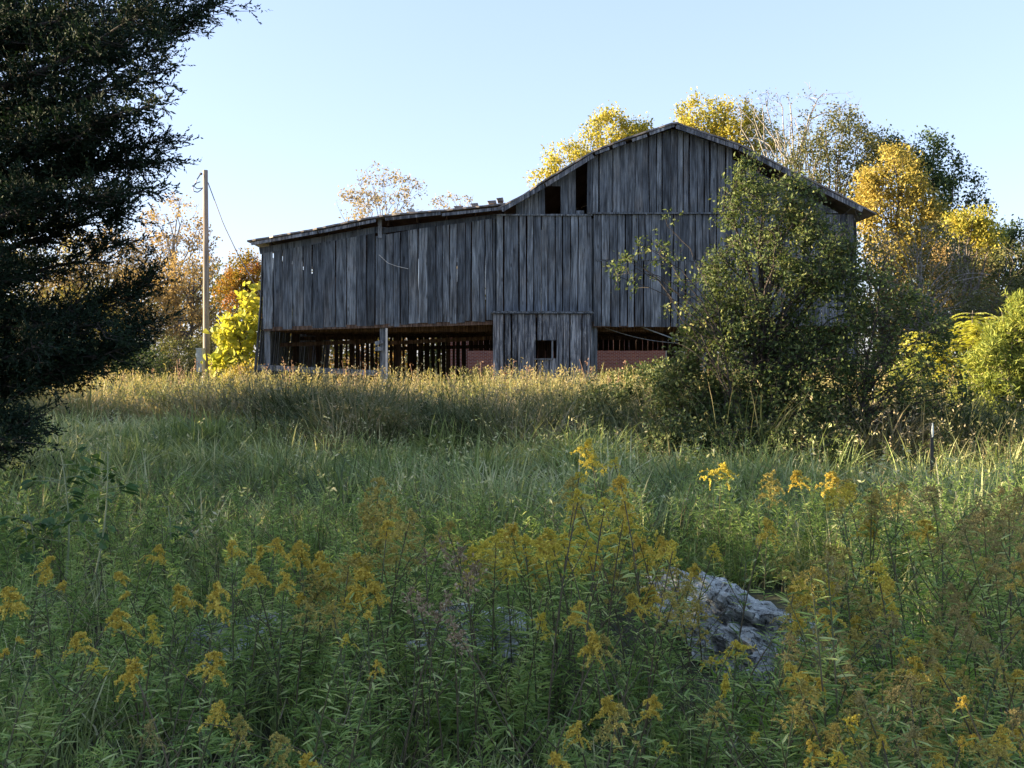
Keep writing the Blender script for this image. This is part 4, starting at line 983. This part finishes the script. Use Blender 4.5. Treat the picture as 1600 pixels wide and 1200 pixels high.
# ------------------------------------------------------------------ rock outcrop
def rock(label, cx, cy, zc, rx, ry, rz, seed, slope=0.0):
    rs = np.random.RandomState(seed)
    o = MB(); nu, nv = 130, 70
    u = np.linspace(0, 2 * math.pi, nu, endpoint=False); v = np.linspace(0.0, math.pi, nv)
    U, Vv = np.meshgrid(u, v)
    D = np.stack([np.cos(U) * np.sin(Vv), np.sin(U) * np.sin(Vv), np.cos(Vv)], -1)
    rad = np.ones(U.shape)
    for k in range(26):              # planar cuts give broken faces
        nrm = unit(rs.randn(3) * [1, 1, .9]); dist = rs.uniform(.62, .95)
        dp = D @ nrm
        rad = np.minimum(rad, np.where(dp > .05, dist / np.maximum(dp, .05), 9))
    P = D * rad[..., None]
    from mathutils import noise as mn
    off = Vector(rs.rand(3) * 50)
    nz = np.array([[mn.fractal(Vector(q) * 3.2 + off, .85, 2.1, 7) * .5 - (1 - min(1, 5 * abs(mn.noise(Vector(q) * 2.6 + off)))) * .22 for q in row] for row in P])
    P = P * (1 + .42 * nz)[..., None]
    P = P * [rx, ry, rz]
    P[..., 2] += slope * P[..., 0]
    P = P + [cx, cy, zc]
    i = np.arange(nu * nv).reshape(nv, nu)
    Q = np.stack([i[:-1], i[1:], np.roll(i[1:], -1, 1), np.roll(i[:-1], -1, 1)], -1).reshape(-1, 4)
    o.add(P.reshape(-1, 3), Q)
    tag(o.build('rock', M['rock'], smooth=False), label, 'rock')
rock('large blue-grey weathered limestone rock sloping through the goldenrod at centre right', 1.32, 5.4, 0.0, .60, .80, .30, 31, -.38)
rock('small grey rock breaking through the weeds at the lower right end of the large rock', 1.42, 4.55, 0.0, .42, .36, .18, 33, -.1)
rock('flat grey rock peeping through the weeds at bottom centre', -0.14, 5.1, 0.06, .42, .55, .20, 35)
rock('low grey rock half buried among the goldenrod on the left', -1.5, 5.3, 0.02, .45, .35, .15, 37)

# ------------------------------------------------------------------ goldenrod
def stem_mesh(seed, nleaf, bare=0.0, lsize=.072, aspect=.14, col=('stem', 'weed'), branch=0):
    """unit-height stem with its leaves; returns (stem mesh, leaf mesh, top offset)"""
    rs = np.random.RandomState(seed); np.random.seed(seed)
    n = 10; t = np.linspace(0, 1, n)
    off = rs.uniform(-.22, .22, 2)
    P = np.stack([off[0] * t ** 2, off[1] * t ** 2, t], 1)
    sb = MB(); tubes(sb, P[None], np.linspace(.0042, .0022, n)[None], 5)
    lb = MB()
    def leafy(P0, P1, k, sz):
        tt = np.linspace(bare, 1, k) + rs.randn(k) * .01; ang = np.arange(k) * 2.4 + rs.uniform(0, 6)
        C = P0 + (P1 - P0) * tt[:, None] if P0.ndim == 1 else None
        D = np.stack([np.cos(ang), np.sin(ang), rs.uniform(.1, .9, k)], 1)
        L = sz * (1.1 - .45 * tt) * rs.uniform(.75, 1.2, k)
        leaves(lb, C, L, L * aspect, D=D, N=np.stack([0 * ang, 0 * ang, 1 + 0 * ang], 1) + rs.randn(k, 3) * .25, droop=.15, hexa=True)
    for a in range(n - 1):
        if t[a] < bare: continue
        k = max(2, nleaf // (n - 1)); tt = rs.rand(k); ang = rs.uniform(0, 6.28, k)
        C = P[a] + (P[a + 1] - P[a]) * tt[:, None]
        D = np.stack([np.cos(ang), np.sin(ang), rs.uniform(.0, .9, k)], 1)
        L = lsize * (1.15 - .5 * t[a]) * rs.uniform(.7, 1.25, k)
        leaves(lb, C, L, L * aspect, D=D, N=np.array([[0, 0, 1.]]) + rs.randn(k, 3) * .3, droop=.12, hexa=True)
    for b in range(branch):
        a = rs.uniform(.35, .9); az = rs.uniform(0, 6.28); p = np.array([off[0] * a * a, off[1] * a * a, a]); l = rs.uniform(.12, .28)
        q = p + np.array([math.cos(az) * l * .6, math.sin(az) * l * .6, l])
        tubes(sb, np.stack([p, (p + q) / 2 + [0, 0, -.01], q])[None], np.array([[.0025, .002, .0012]]), 4)
        k = 12; tt = rs.rand(k)[:, None]; C = p * (1 - tt) + q * tt; ang = rs.uniform(0, 6.28, k)
        D = np.stack([np.cos(ang), np.sin(ang), rs.uniform(.1, .9, k)], 1); L = lsize * .7 * rs.uniform(.7, 1.2, k)
        leaves(lb, C, L, L * aspect, D=D, N=np.array([[0, 0, 1.]]) + rs.randn(k, 3) * .3, hexa=True)
    return sb.mesh('stem', M[col[0]], True), lb.mesh('leaves', M[col[1]]), off

def head_mesh(seed, kind):
    rs = np.random.RandomState(seed); np.random.seed(seed)
    mb = MB()
    size, nb, curl, mat, nf, fs, hh = {
        'plume': (.075, 19, 1.0, 'flower', 28, .008, .11),
        'knob': (.036, 10, .9, 'flower', 26, .008, .05),
        'open': (.085, 24, .75, 'flower_bright', 22, .0072, .13),
        'spike': (.028, 16, .5, 'flower_bright', 16, .0075, .10),
        'olive': (.095, 26, .9, 'flower_olive', 22, .007, .17),
        'brown': (.10, 26, .9, 'flower_brown', 21, .007, .19),
        'seed': (.075, 11, .2, 'seedhead', 5, .013, .13)}[kind]
    core = []
    for b in range(nb):
        f = b / (nb - 1); az = rs.uniform(0, 6.28) if kind != 'x' else 0
        l = size * (1.15 - .75 * f) * rs.uniform(.7, 1.25)
        lat = {'open': .05, 'olive': .04, 'brown': .045, 'plume': .012}.get(kind, 0) * (1 - f)
        p = np.array([rs.randn() * lat, rs.randn() * lat, (f - .7) * hh + rs.randn() * lat * .4])
        n = 8; t = np.linspace(0, 1, n)
        d = np.array([math.cos(az), math.sin(az), 0])
        up = rs.uniform(.5, 1.0)
        Q = p + d * (l * t[:, None]) + np.array([0, 0, 1.]) * (l * (up * t - curl * 1.1 * t ** 2.2))[:, None]
        core.append(Q)
        tt = rs.uniform(.12, 1.02, nf); C = np.stack([np.interp(tt, t, Q[:, i]) for i in range(3)], 1) + rs.randn(nf, 3) * .0035
        C[:, 2] += .003
        D = rs.randn(nf, 3) + [0, 0, 1.0]
        s = fs * rs.uniform(.6, 1.4, nf)
        leaves(mb, C, s * 1.3, s, D=D, fold=.3); leaves(mb, C, s * 1.3, s, D=rs.randn(nf, 3) + [0, 0, .8], fold=.3)
        if kind == 'seed':
            for c in C:
                k = 9; leaves(mb, np.tile(c, (k, 1)), .010, .0035, D=rs.randn(k, 3))
    tubes(mb, np.array(core), np.full((len(core), 8), .0011), 3, r=.15)
    return mb.mesh('flower_head', M[mat])

STEMS = [stem_mesh(300 + i, 95, 0.12 if i % 2 else .3, branch=(0, 3, 5)[i % 3]) for i in range(6)]
STEMS_BARE = [stem_mesh(320 + i, 44, 0.42, col=('stem_dark', 'weed'), branch=2) for i in range(3)]
HEADS = {k: [head_mesh(400 + 7 * i + j * 50, k) for i in range(3)] for j, k in enumerate(('plume', 'knob', 'open', 'spike', 'olive', 'brown', 'seed'))}
rg = np.random.RandomState(77)
LAB = {'plume': 'mustard plume', 'knob': 'small rounded yellow head', 'open': 'open bright yellow spray', 'spike': 'short bright yellow spike', 'olive': 'fading olive-gold plume', 'brown': 'withered brown-gold plume', 'seed': 'brown dry seedhead'}
def region(px, py):
    band = 'behind' if py < 800 else 'beside' if py < 960 else 'before'
    if px < 130: return {'behind': 'weeds behind', 'beside': 'weeds beside', 'before': 'weeds before'}[band] + ' the far left edge'
    if px < 300: return band + ' the tall pale-stemmed pair'
    if px < 430: return band + ' the low half-buried left rock'
    if px < 540: return 'yellow cluster left of the brown seedheads, ' + ('lower' if py > 930 else 'upper') + ' side'
    if px < 700: return 'weeds around the brown seedheads, ' + ('lower' if py > 930 else 'upper') + ' side'
    if px < 860: return band + ' the flat bottom-centre rock'
    if px < 1050: return 'tall clump left of the large rock, ' + ('top' if py < 800 else 'middle' if py < 960 else 'foot')
    if px < 1260: return band + ' the large rock'
    if px < 1420: return 'dense stand right of the large rock, ' + ('rear' if py < 880 else 'front')
    return 'dense stand at the right edge, ' + ('rear' if py < 880 else 'front')
cnt = {}
def goldenrod(px, py, kind, h=None, sc=1.0, Y=None, bare=False, label=None):
    sl = (py - 555) / 1500
    if Y is None:
        if h is None: h = rg.uniform(.55, .8)
        Y = (EYE - h) / sl
    p = W(px, py, Y)
    x, y = p[0], Y; z0 = float(gz(x, y))
    hh = max(p[2] - z0, .25)
    i = rg.randint(6); sm, lm, off = (STEMS_BARE[rg.randint(3)] if bare else STEMS[i])
    rz = rg.uniform(0, 6.28)
    dx = (off[0] * math.cos(rz) - off[1] * math.sin(rz)); dy = (off[0] * math.sin(rz) + off[1] * math.cos(rz))
    bx0, by0 = x - dx, y - dy
    o = empty('goldenrod', (bx0, by0, float(gz(bx0, by0)) - .01), rz)
    hh = p[2] - float(gz(bx0, by0)) + .01
    lb = label or ('goldenrod with %s, %s' % (LAB[kind], region(px, py)))
    tag(o, lb, 'wildflower', None if label else 'goldenrod, %s, %s' % (LAB[kind], region(px, py)))
    for nm, me in (('stem', sm), ('leaves', lm)):
        c = bpy.data.objects.new(nm, me); COL.objects.link(c); c.parent = o; c.scale = (1, 1, hh)
    c = bpy.data.objects.new('flower_head', HEADS[kind][rg.randint(3)]); COL.objects.link(c); c.parent = o
    sc *= min(Y / 5.2, 1.15); c.location = (off[0], off[1], hh); c.scale = (sc, sc, sc * rg.uniform(.85, 1.15)); c.rotation_euler = (rg.uniform(-.35, .35), rg.uniform(-.35, .35), rg.uniform(0, 6.28))
    return o
L1 = [(15, 935, 'plume', 1.3), (75, 880, 'plume', .8), (68, 905, 'knob', .8), (97, 915, 'knob', .8), (248, 862, 'plume', .8), (187, 902, 'knob', 1.1), (197, 930, 'knob', .8), (186, 965, 'plume', 1.15), (236, 972, 'open', .7), (240, 1000, 'open', .6), (282, 928, 'plume', 1.15), (340, 930, 'plume', 1.25), (362, 855, 'plume', .7), (407, 862, 'knob', 1.1), (395, 895, 'plume', 1.0), (433, 850, 'plume', .8), (468, 862, 'plume', 1.1), (500, 872, 'knob', 1.2), (122, 1000, 'plume', 1.0), (150, 1040, 'open', .6), (207, 1045, 'plume', 1.2), (335, 1035, 'plume', 1.2), (342, 1110, 'plume', .9), (375, 1135, 'olive', .9), (235, 1140, 'brown', .7), (435, 1165, 'olive', 1), (480, 1190, 'plume', 1), (470, 935, 'knob', 1), (490, 915, 'olive', 1.1), (530, 915, 'olive', 1.2), (570, 905, 'plume', 1.3), (555, 930, 'plume', 1.1), (575, 962, 'knob', .9), (540, 998, 'open', .5), (590, 1040, 'plume', .6),
      (592, 770, 'olive', 1.1), (610, 790, 'olive', .9), (585, 820, 'olive', 1.2), (590, 850, 'olive', 1.1), (560, 878, 'plume', 1.1), (620, 840, 'olive', 1.1), (640, 860, 'olive', .9), (30, 1000, 'knob', .6), (8, 1020, 'knob', .8), (60, 1020, 'knob', .6), (520, 955, 'olive', .9),
      (775, 845, 'open', 1.1), (800, 830, 'plume', 1.1), (820, 850, 'open', 1.1), (848, 850, 'plume', 1.2), (868, 868, 'open', 1.1), (895, 875, 'open', 1.0), (760, 860, 'open', .9), (905, 828, 'open', 1.0), (935, 822, 'open', .9), (915, 700, 'open', .9), (960, 722, 'open', .5), (905, 745, 'open', .6), (905, 775, 'open', .8), (925, 722, 'open', .6), (970, 755, 'plume', .9), (978, 792, 'plume', 1.0), (900, 800, 'plume', .8), (1000, 850, 'plume', 1), (1012, 872, 'open', 1), (1035, 850, 'plume', 1), (1052, 858, 'open', .8), (1015, 930, 'plume', 1.2), (1050, 945, 'olive', 1.1), (925, 1000, 'plume', 1.0), (845, 970, 'open', .7), (903, 955, 'plume', 1.0), (940, 1010, 'olive', .9), (950, 1100, 'plume', 1.1), (965, 1125, 'olive', 1.1), (1020, 1100, 'plume', 1.1), (900, 1140, 'plume', .9), (870, 1188, 'plume', 1.0), (1040, 1165, 'open', .5), (820, 870, 'plume', 1), (790, 880, 'open', .8), (730, 900, 'open', .6),
      (1128, 735, 'open', .9), (1245, 745, 'plume', .8), (1300, 750, 'plume', .9), (1298, 775, 'open', .8), (1198, 822, 'plume', 1), (1205, 755, 'olive', .9), (1115, 860, 'open', .6), (1132, 1068, 'spike', 1.2), (1245, 972, 'open', .6), (1252, 918, 'open', .8), (1285, 905, 'open', .9), (1305, 920, 'plume', .9), (1335, 928, 'open', .5), (1232, 880, 'olive', .9), (1150, 1012, 'open', .9), (1112, 1032, 'open', .5), (1240, 925, 'plume', .8), (1300, 870, 'olive', 1), (1090, 960, 'olive', 1.0), (1075, 925, 'olive', .8), (1120, 1110, 'olive', .8), (1180, 1150, 'open', .5), (1270, 1170, 'plume', .9), (1240, 1110, 'olive', .9)]
L1 += [(740, 870, 'open', 1.1), (765, 885, 'olive', 1), (810, 885, 'open', 1), (835, 890, 'plume', .9), (860, 840, 'open', 1.1), (880, 850, 'open', 1.1), (915, 850, 'open', 1), (930, 875, 'plume', 1.1), (955, 850, 'open', 1), (945, 790, 'open', .9), (895, 765, 'olive', .9), (985, 825, 'open', 1), (1020, 900, 'olive', 1), (1030, 875, 'open', .9), (960, 905, 'olive', 1), (990, 940, 'plume', .9), (785, 860, 'olive', 1), (700, 830, 'olive', .8), (445, 905, 'plume', .9), (510, 890, 'plume', 1), (545, 885, 'olive', 1.1), (600, 880, 'olive', 1), (585, 925, 'plume', 1), (480, 955, 'olive', .8), (575, 800, 'olive', 1), (605, 825, 'plume', .9), (640, 815, 'olive', .9), (1060, 900, 'olive', .9), (1085, 890, 'plume', .8)]
for (px, py, k, s) in L1:
    tall = (870 < px < 1000 and py < 860)
    goldenrod(px, py, k, h=(rg.uniform(.98, 1.12) if tall and py < 800 else rg.uniform(.72, .9) if py < 860 else rg.uniform(.55, .72)), sc=s, bare=(px > 850 and px < 1060) or rg.rand() < .25)
for (px, py) in ((690, 850), (720, 868), (745, 892), (705, 880), (640, 930), (655, 945), (700, 940), (720, 1000), (690, 960), (730, 910), (665, 870), (710, 985)):
    goldenrod(px, py, 'seed', h=rg.uniform(.62, .8), sc=rg.uniform(.7, 1.0), bare=True)
for i in range(145):                  # the dense right stand
    px = rg.uniform(1235, 1660); py = 760 + 430 * rg.rand() ** 1.1
    if px < 1300 and py < 840: continue
    kind = rg.choice(['olive', 'brown', 'plume', 'open'], p=[.42, .36, .16, .06])
    if px > 1480 and py < 950: kind = rg.choice(['brown', 'olive'], p=[.7, .3])
    goldenrod(px, py, kind, h=rg.uniform(.75, 1.0) if py < 900 else rg.uniform(.5, .75), sc=rg.uniform(.55, 1.05), bare=rg.rand() < .4)

# leafy weeds without flowers, uncountable
def weeds(n, y0, y1, hlo, hhi, seed, mat, mask=None, nleaf=46, ls=.07, asp=.13, dens=None, bend=.26):
    rs = np.random.RandomState(seed); np.random.seed(seed)
    x, y = scatter(n, y0, y1, seed, .5)
    h = rs.uniform(hlo, hhi, n)
    k = sight(x, y, h) & ~in_rock(x, y, .02)
    if mask is not None: k &= mask(x, y)
    x, y, h = x[k], y[k], h[k]; n = len(x)
    B = np.stack([x, y, gz(x, y)], 1); off = rs.randn(n, 2) * bend * h[:, None] * (.3 + rs.rand(n, 1))
    t = np.linspace(0, 1, 6)
    P = B[:, None] + np.stack([off[:, 0:1] * t ** 2, off[:, 1:2] * t ** 2, h[:, None] * t], -1)
    lb = MB(); i = np.repeat(np.arange(n), nleaf); m = len(i)
    tt = rs.uniform(.1, 1.0, m); C = B[i] + np.stack([off[i, 0] * tt ** 2, off[i, 1] * tt ** 2, h[i] * tt], 1)
    ang = rs.uniform(0, 6.28, m); D = np.stack([np.cos(ang), np.sin(ang), rs.uniform(.0, 1.1, m)], 1)
    L = ls * (1.15 - .55 * tt) * rs.uniform(.7, 1.3, m)
    leaves(lb, C, L, L * asp, D=D, N=np.array([[0, 0, 1.]]) + rs.randn(m, 3) * .3, rr=np.clip(rs.rand(n)[i] * .5 + rs.rand(m) * .5, 0, 1), hexa=True)
    sb = MB(); tubes(sb, P, np.tile(np.linspace(.0032, .0012, 6), (n, 1)), 4)
    return lb, sb
lb, sb = weeds(1500, 1.9, 7.5, .25, .68, 501, 'weed', nleaf=66)
o = lb.build('weed_leaves', M['weed']); tag(o, 'dense green leafy goldenrod stalks not yet flowering, across the foreground', 'weeds', kind='stuff')
s = sb.build('stems', M['stem']); s.parent = o
lb, sb = weeds(620, 2.0, 5.2, .35, .6, 511, 'weed_bright', mask=lambda x, y: (x / y > .22) & (x / y < .5), ls=.075)
o = lb.build('weed_leaves', M['weed_bright']); tag(o, 'brighter green young weed stalks at the lower right', 'weeds', kind='stuff')
s = sb.build('stems', M['stem']); s.parent = o
lb, sb = weeds(1100, 6.0, 12, .3, .6, 521, 'weed', mask=lambda x, y: (x > .5) | (np.sin(x * 2 + y) > .4), ls=.06, nleaf=36)
o = lb.build('weed_leaves', M['weed']); tag(o, 'green leafy weeds mixed in the meadow behind the rocks', 'weeds', kind='stuff')
s = sb.build('stems', M['stem']); s.parent = o

# dead leaning stems and pale blades tangled through the foreground
np.random.seed(541); rs_ = np.random.RandomState(541)
mb = MB(); n = 420; x, y = scatter(n, 2.2, 9, 542, .4); k = sight(x, y, .7) & ~in_rock(x, y, .02); x, y = x[k], y[k]; n = len(x)
B = np.stack([x, y, gz(x, y)], 1); e = np.stack([rs_.randn(n) * .32, rs_.randn(n) * .32, rs_.uniform(.35, .85, n)], 1); t = np.linspace(0, 1, 6)[None, :, None]
P = B[:, None] + e[:, None] * t + np.array([0, 0, -.12]) * t ** 3
tubes(mb, P, np.tile(np.linspace(.0032, .001, 6), (n, 1)), 4)
ii = np.repeat(np.arange(n), 3); tt = rs_.uniform(.4, .95, len(ii))[:, None]; A = B[ii] + e[ii] * tt; Q = A + np.stack([rs_.randn(len(ii)) * .07, rs_.randn(len(ii)) * .07, rs_.uniform(.02, .14, len(ii))], 1)
tubes(mb, np.stack([A, (A + Q) / 2, Q], 1), np.tile([[.0016, .0012, .0006]], (len(ii), 1)), 3)
tag(mb.build('dead_stems', M['stem_dark']), 'dark dead stems leaning and tangled through the foreground weeds', 'weeds', kind='stuff')

# pokeweed-like broad leaved plants on the left
def broad_plant(px0, py0, px1, py1, Y, seed, label, nl=16, size=.11, pale=True):
    rs = np.random.RandomState(seed); np.random.seed(seed)
    b = W(px0, py0, Y); b[2] = float(gz(b[0], Y)); e = W(px1, py1, Y)
    o = empty('broadleaf_plant', b); tag(o, label, 'plant')
    t = np.linspace(0, 1, 10)[:, None]; P = b + (e - b) * t + np.array([.05, 0, 0]) * np.sin(t * 3.1)
    sb = MB(); tubes(sb, P[None], np.linspace(.009, .003, 10)[None], 7)
    lb = MB()
    for k in range(nl):
        u = rs.uniform(.45, 1.0); p = b + (e - b) * u; az = rs.uniform(0, 6.28); l = rs.uniform(.04, .16)
        q = p + np.array([math.cos(az) * l, math.sin(az) * l, rs.uniform(0, .06)])
        tubes(sb, np.stack([p, q])[None], np.array([[.0025, .0015]]), 4)
        s = size * rs.uniform(.6, 1.2)
        for j in range(rs.randint(1, 4)):
            leaves(lb, (q + rs.randn(3) * .02)[None], s, s * .62, D=np.array([[math.cos(az) + rs.randn() * .6, math.sin(az) + rs.randn() * .6, -.35]]), N=np.array([[0, 0, 1.]]) + rs.randn(1, 3) * .3, hexa=True)
    sb.build('stem', M['stem_pale' if pale else 'stem'], o, True); lb.build('foliage', M['broad'], o)
broad_plant(125, 940, 168, 705, 5.6, 601, 'tall broad leaved weed on a pale stem at the left, the rightmost of its pair', 22, .085)
broad_plant(95, 950, 95, 710, 5.9, 602, 'tall broad leaved weed with dark leaves at the left, the leftmost of its pair', 24, .085)
broad_plant(245, 880, 262, 790, 6.4, 603, 'small dark broad leaved weed right of the tall pair', 10, .09)
broad_plant(40, 900, 42, 790, 6.0, 604, 'short dark broad leaved weed at the far left edge of the meadow', 16, .10)
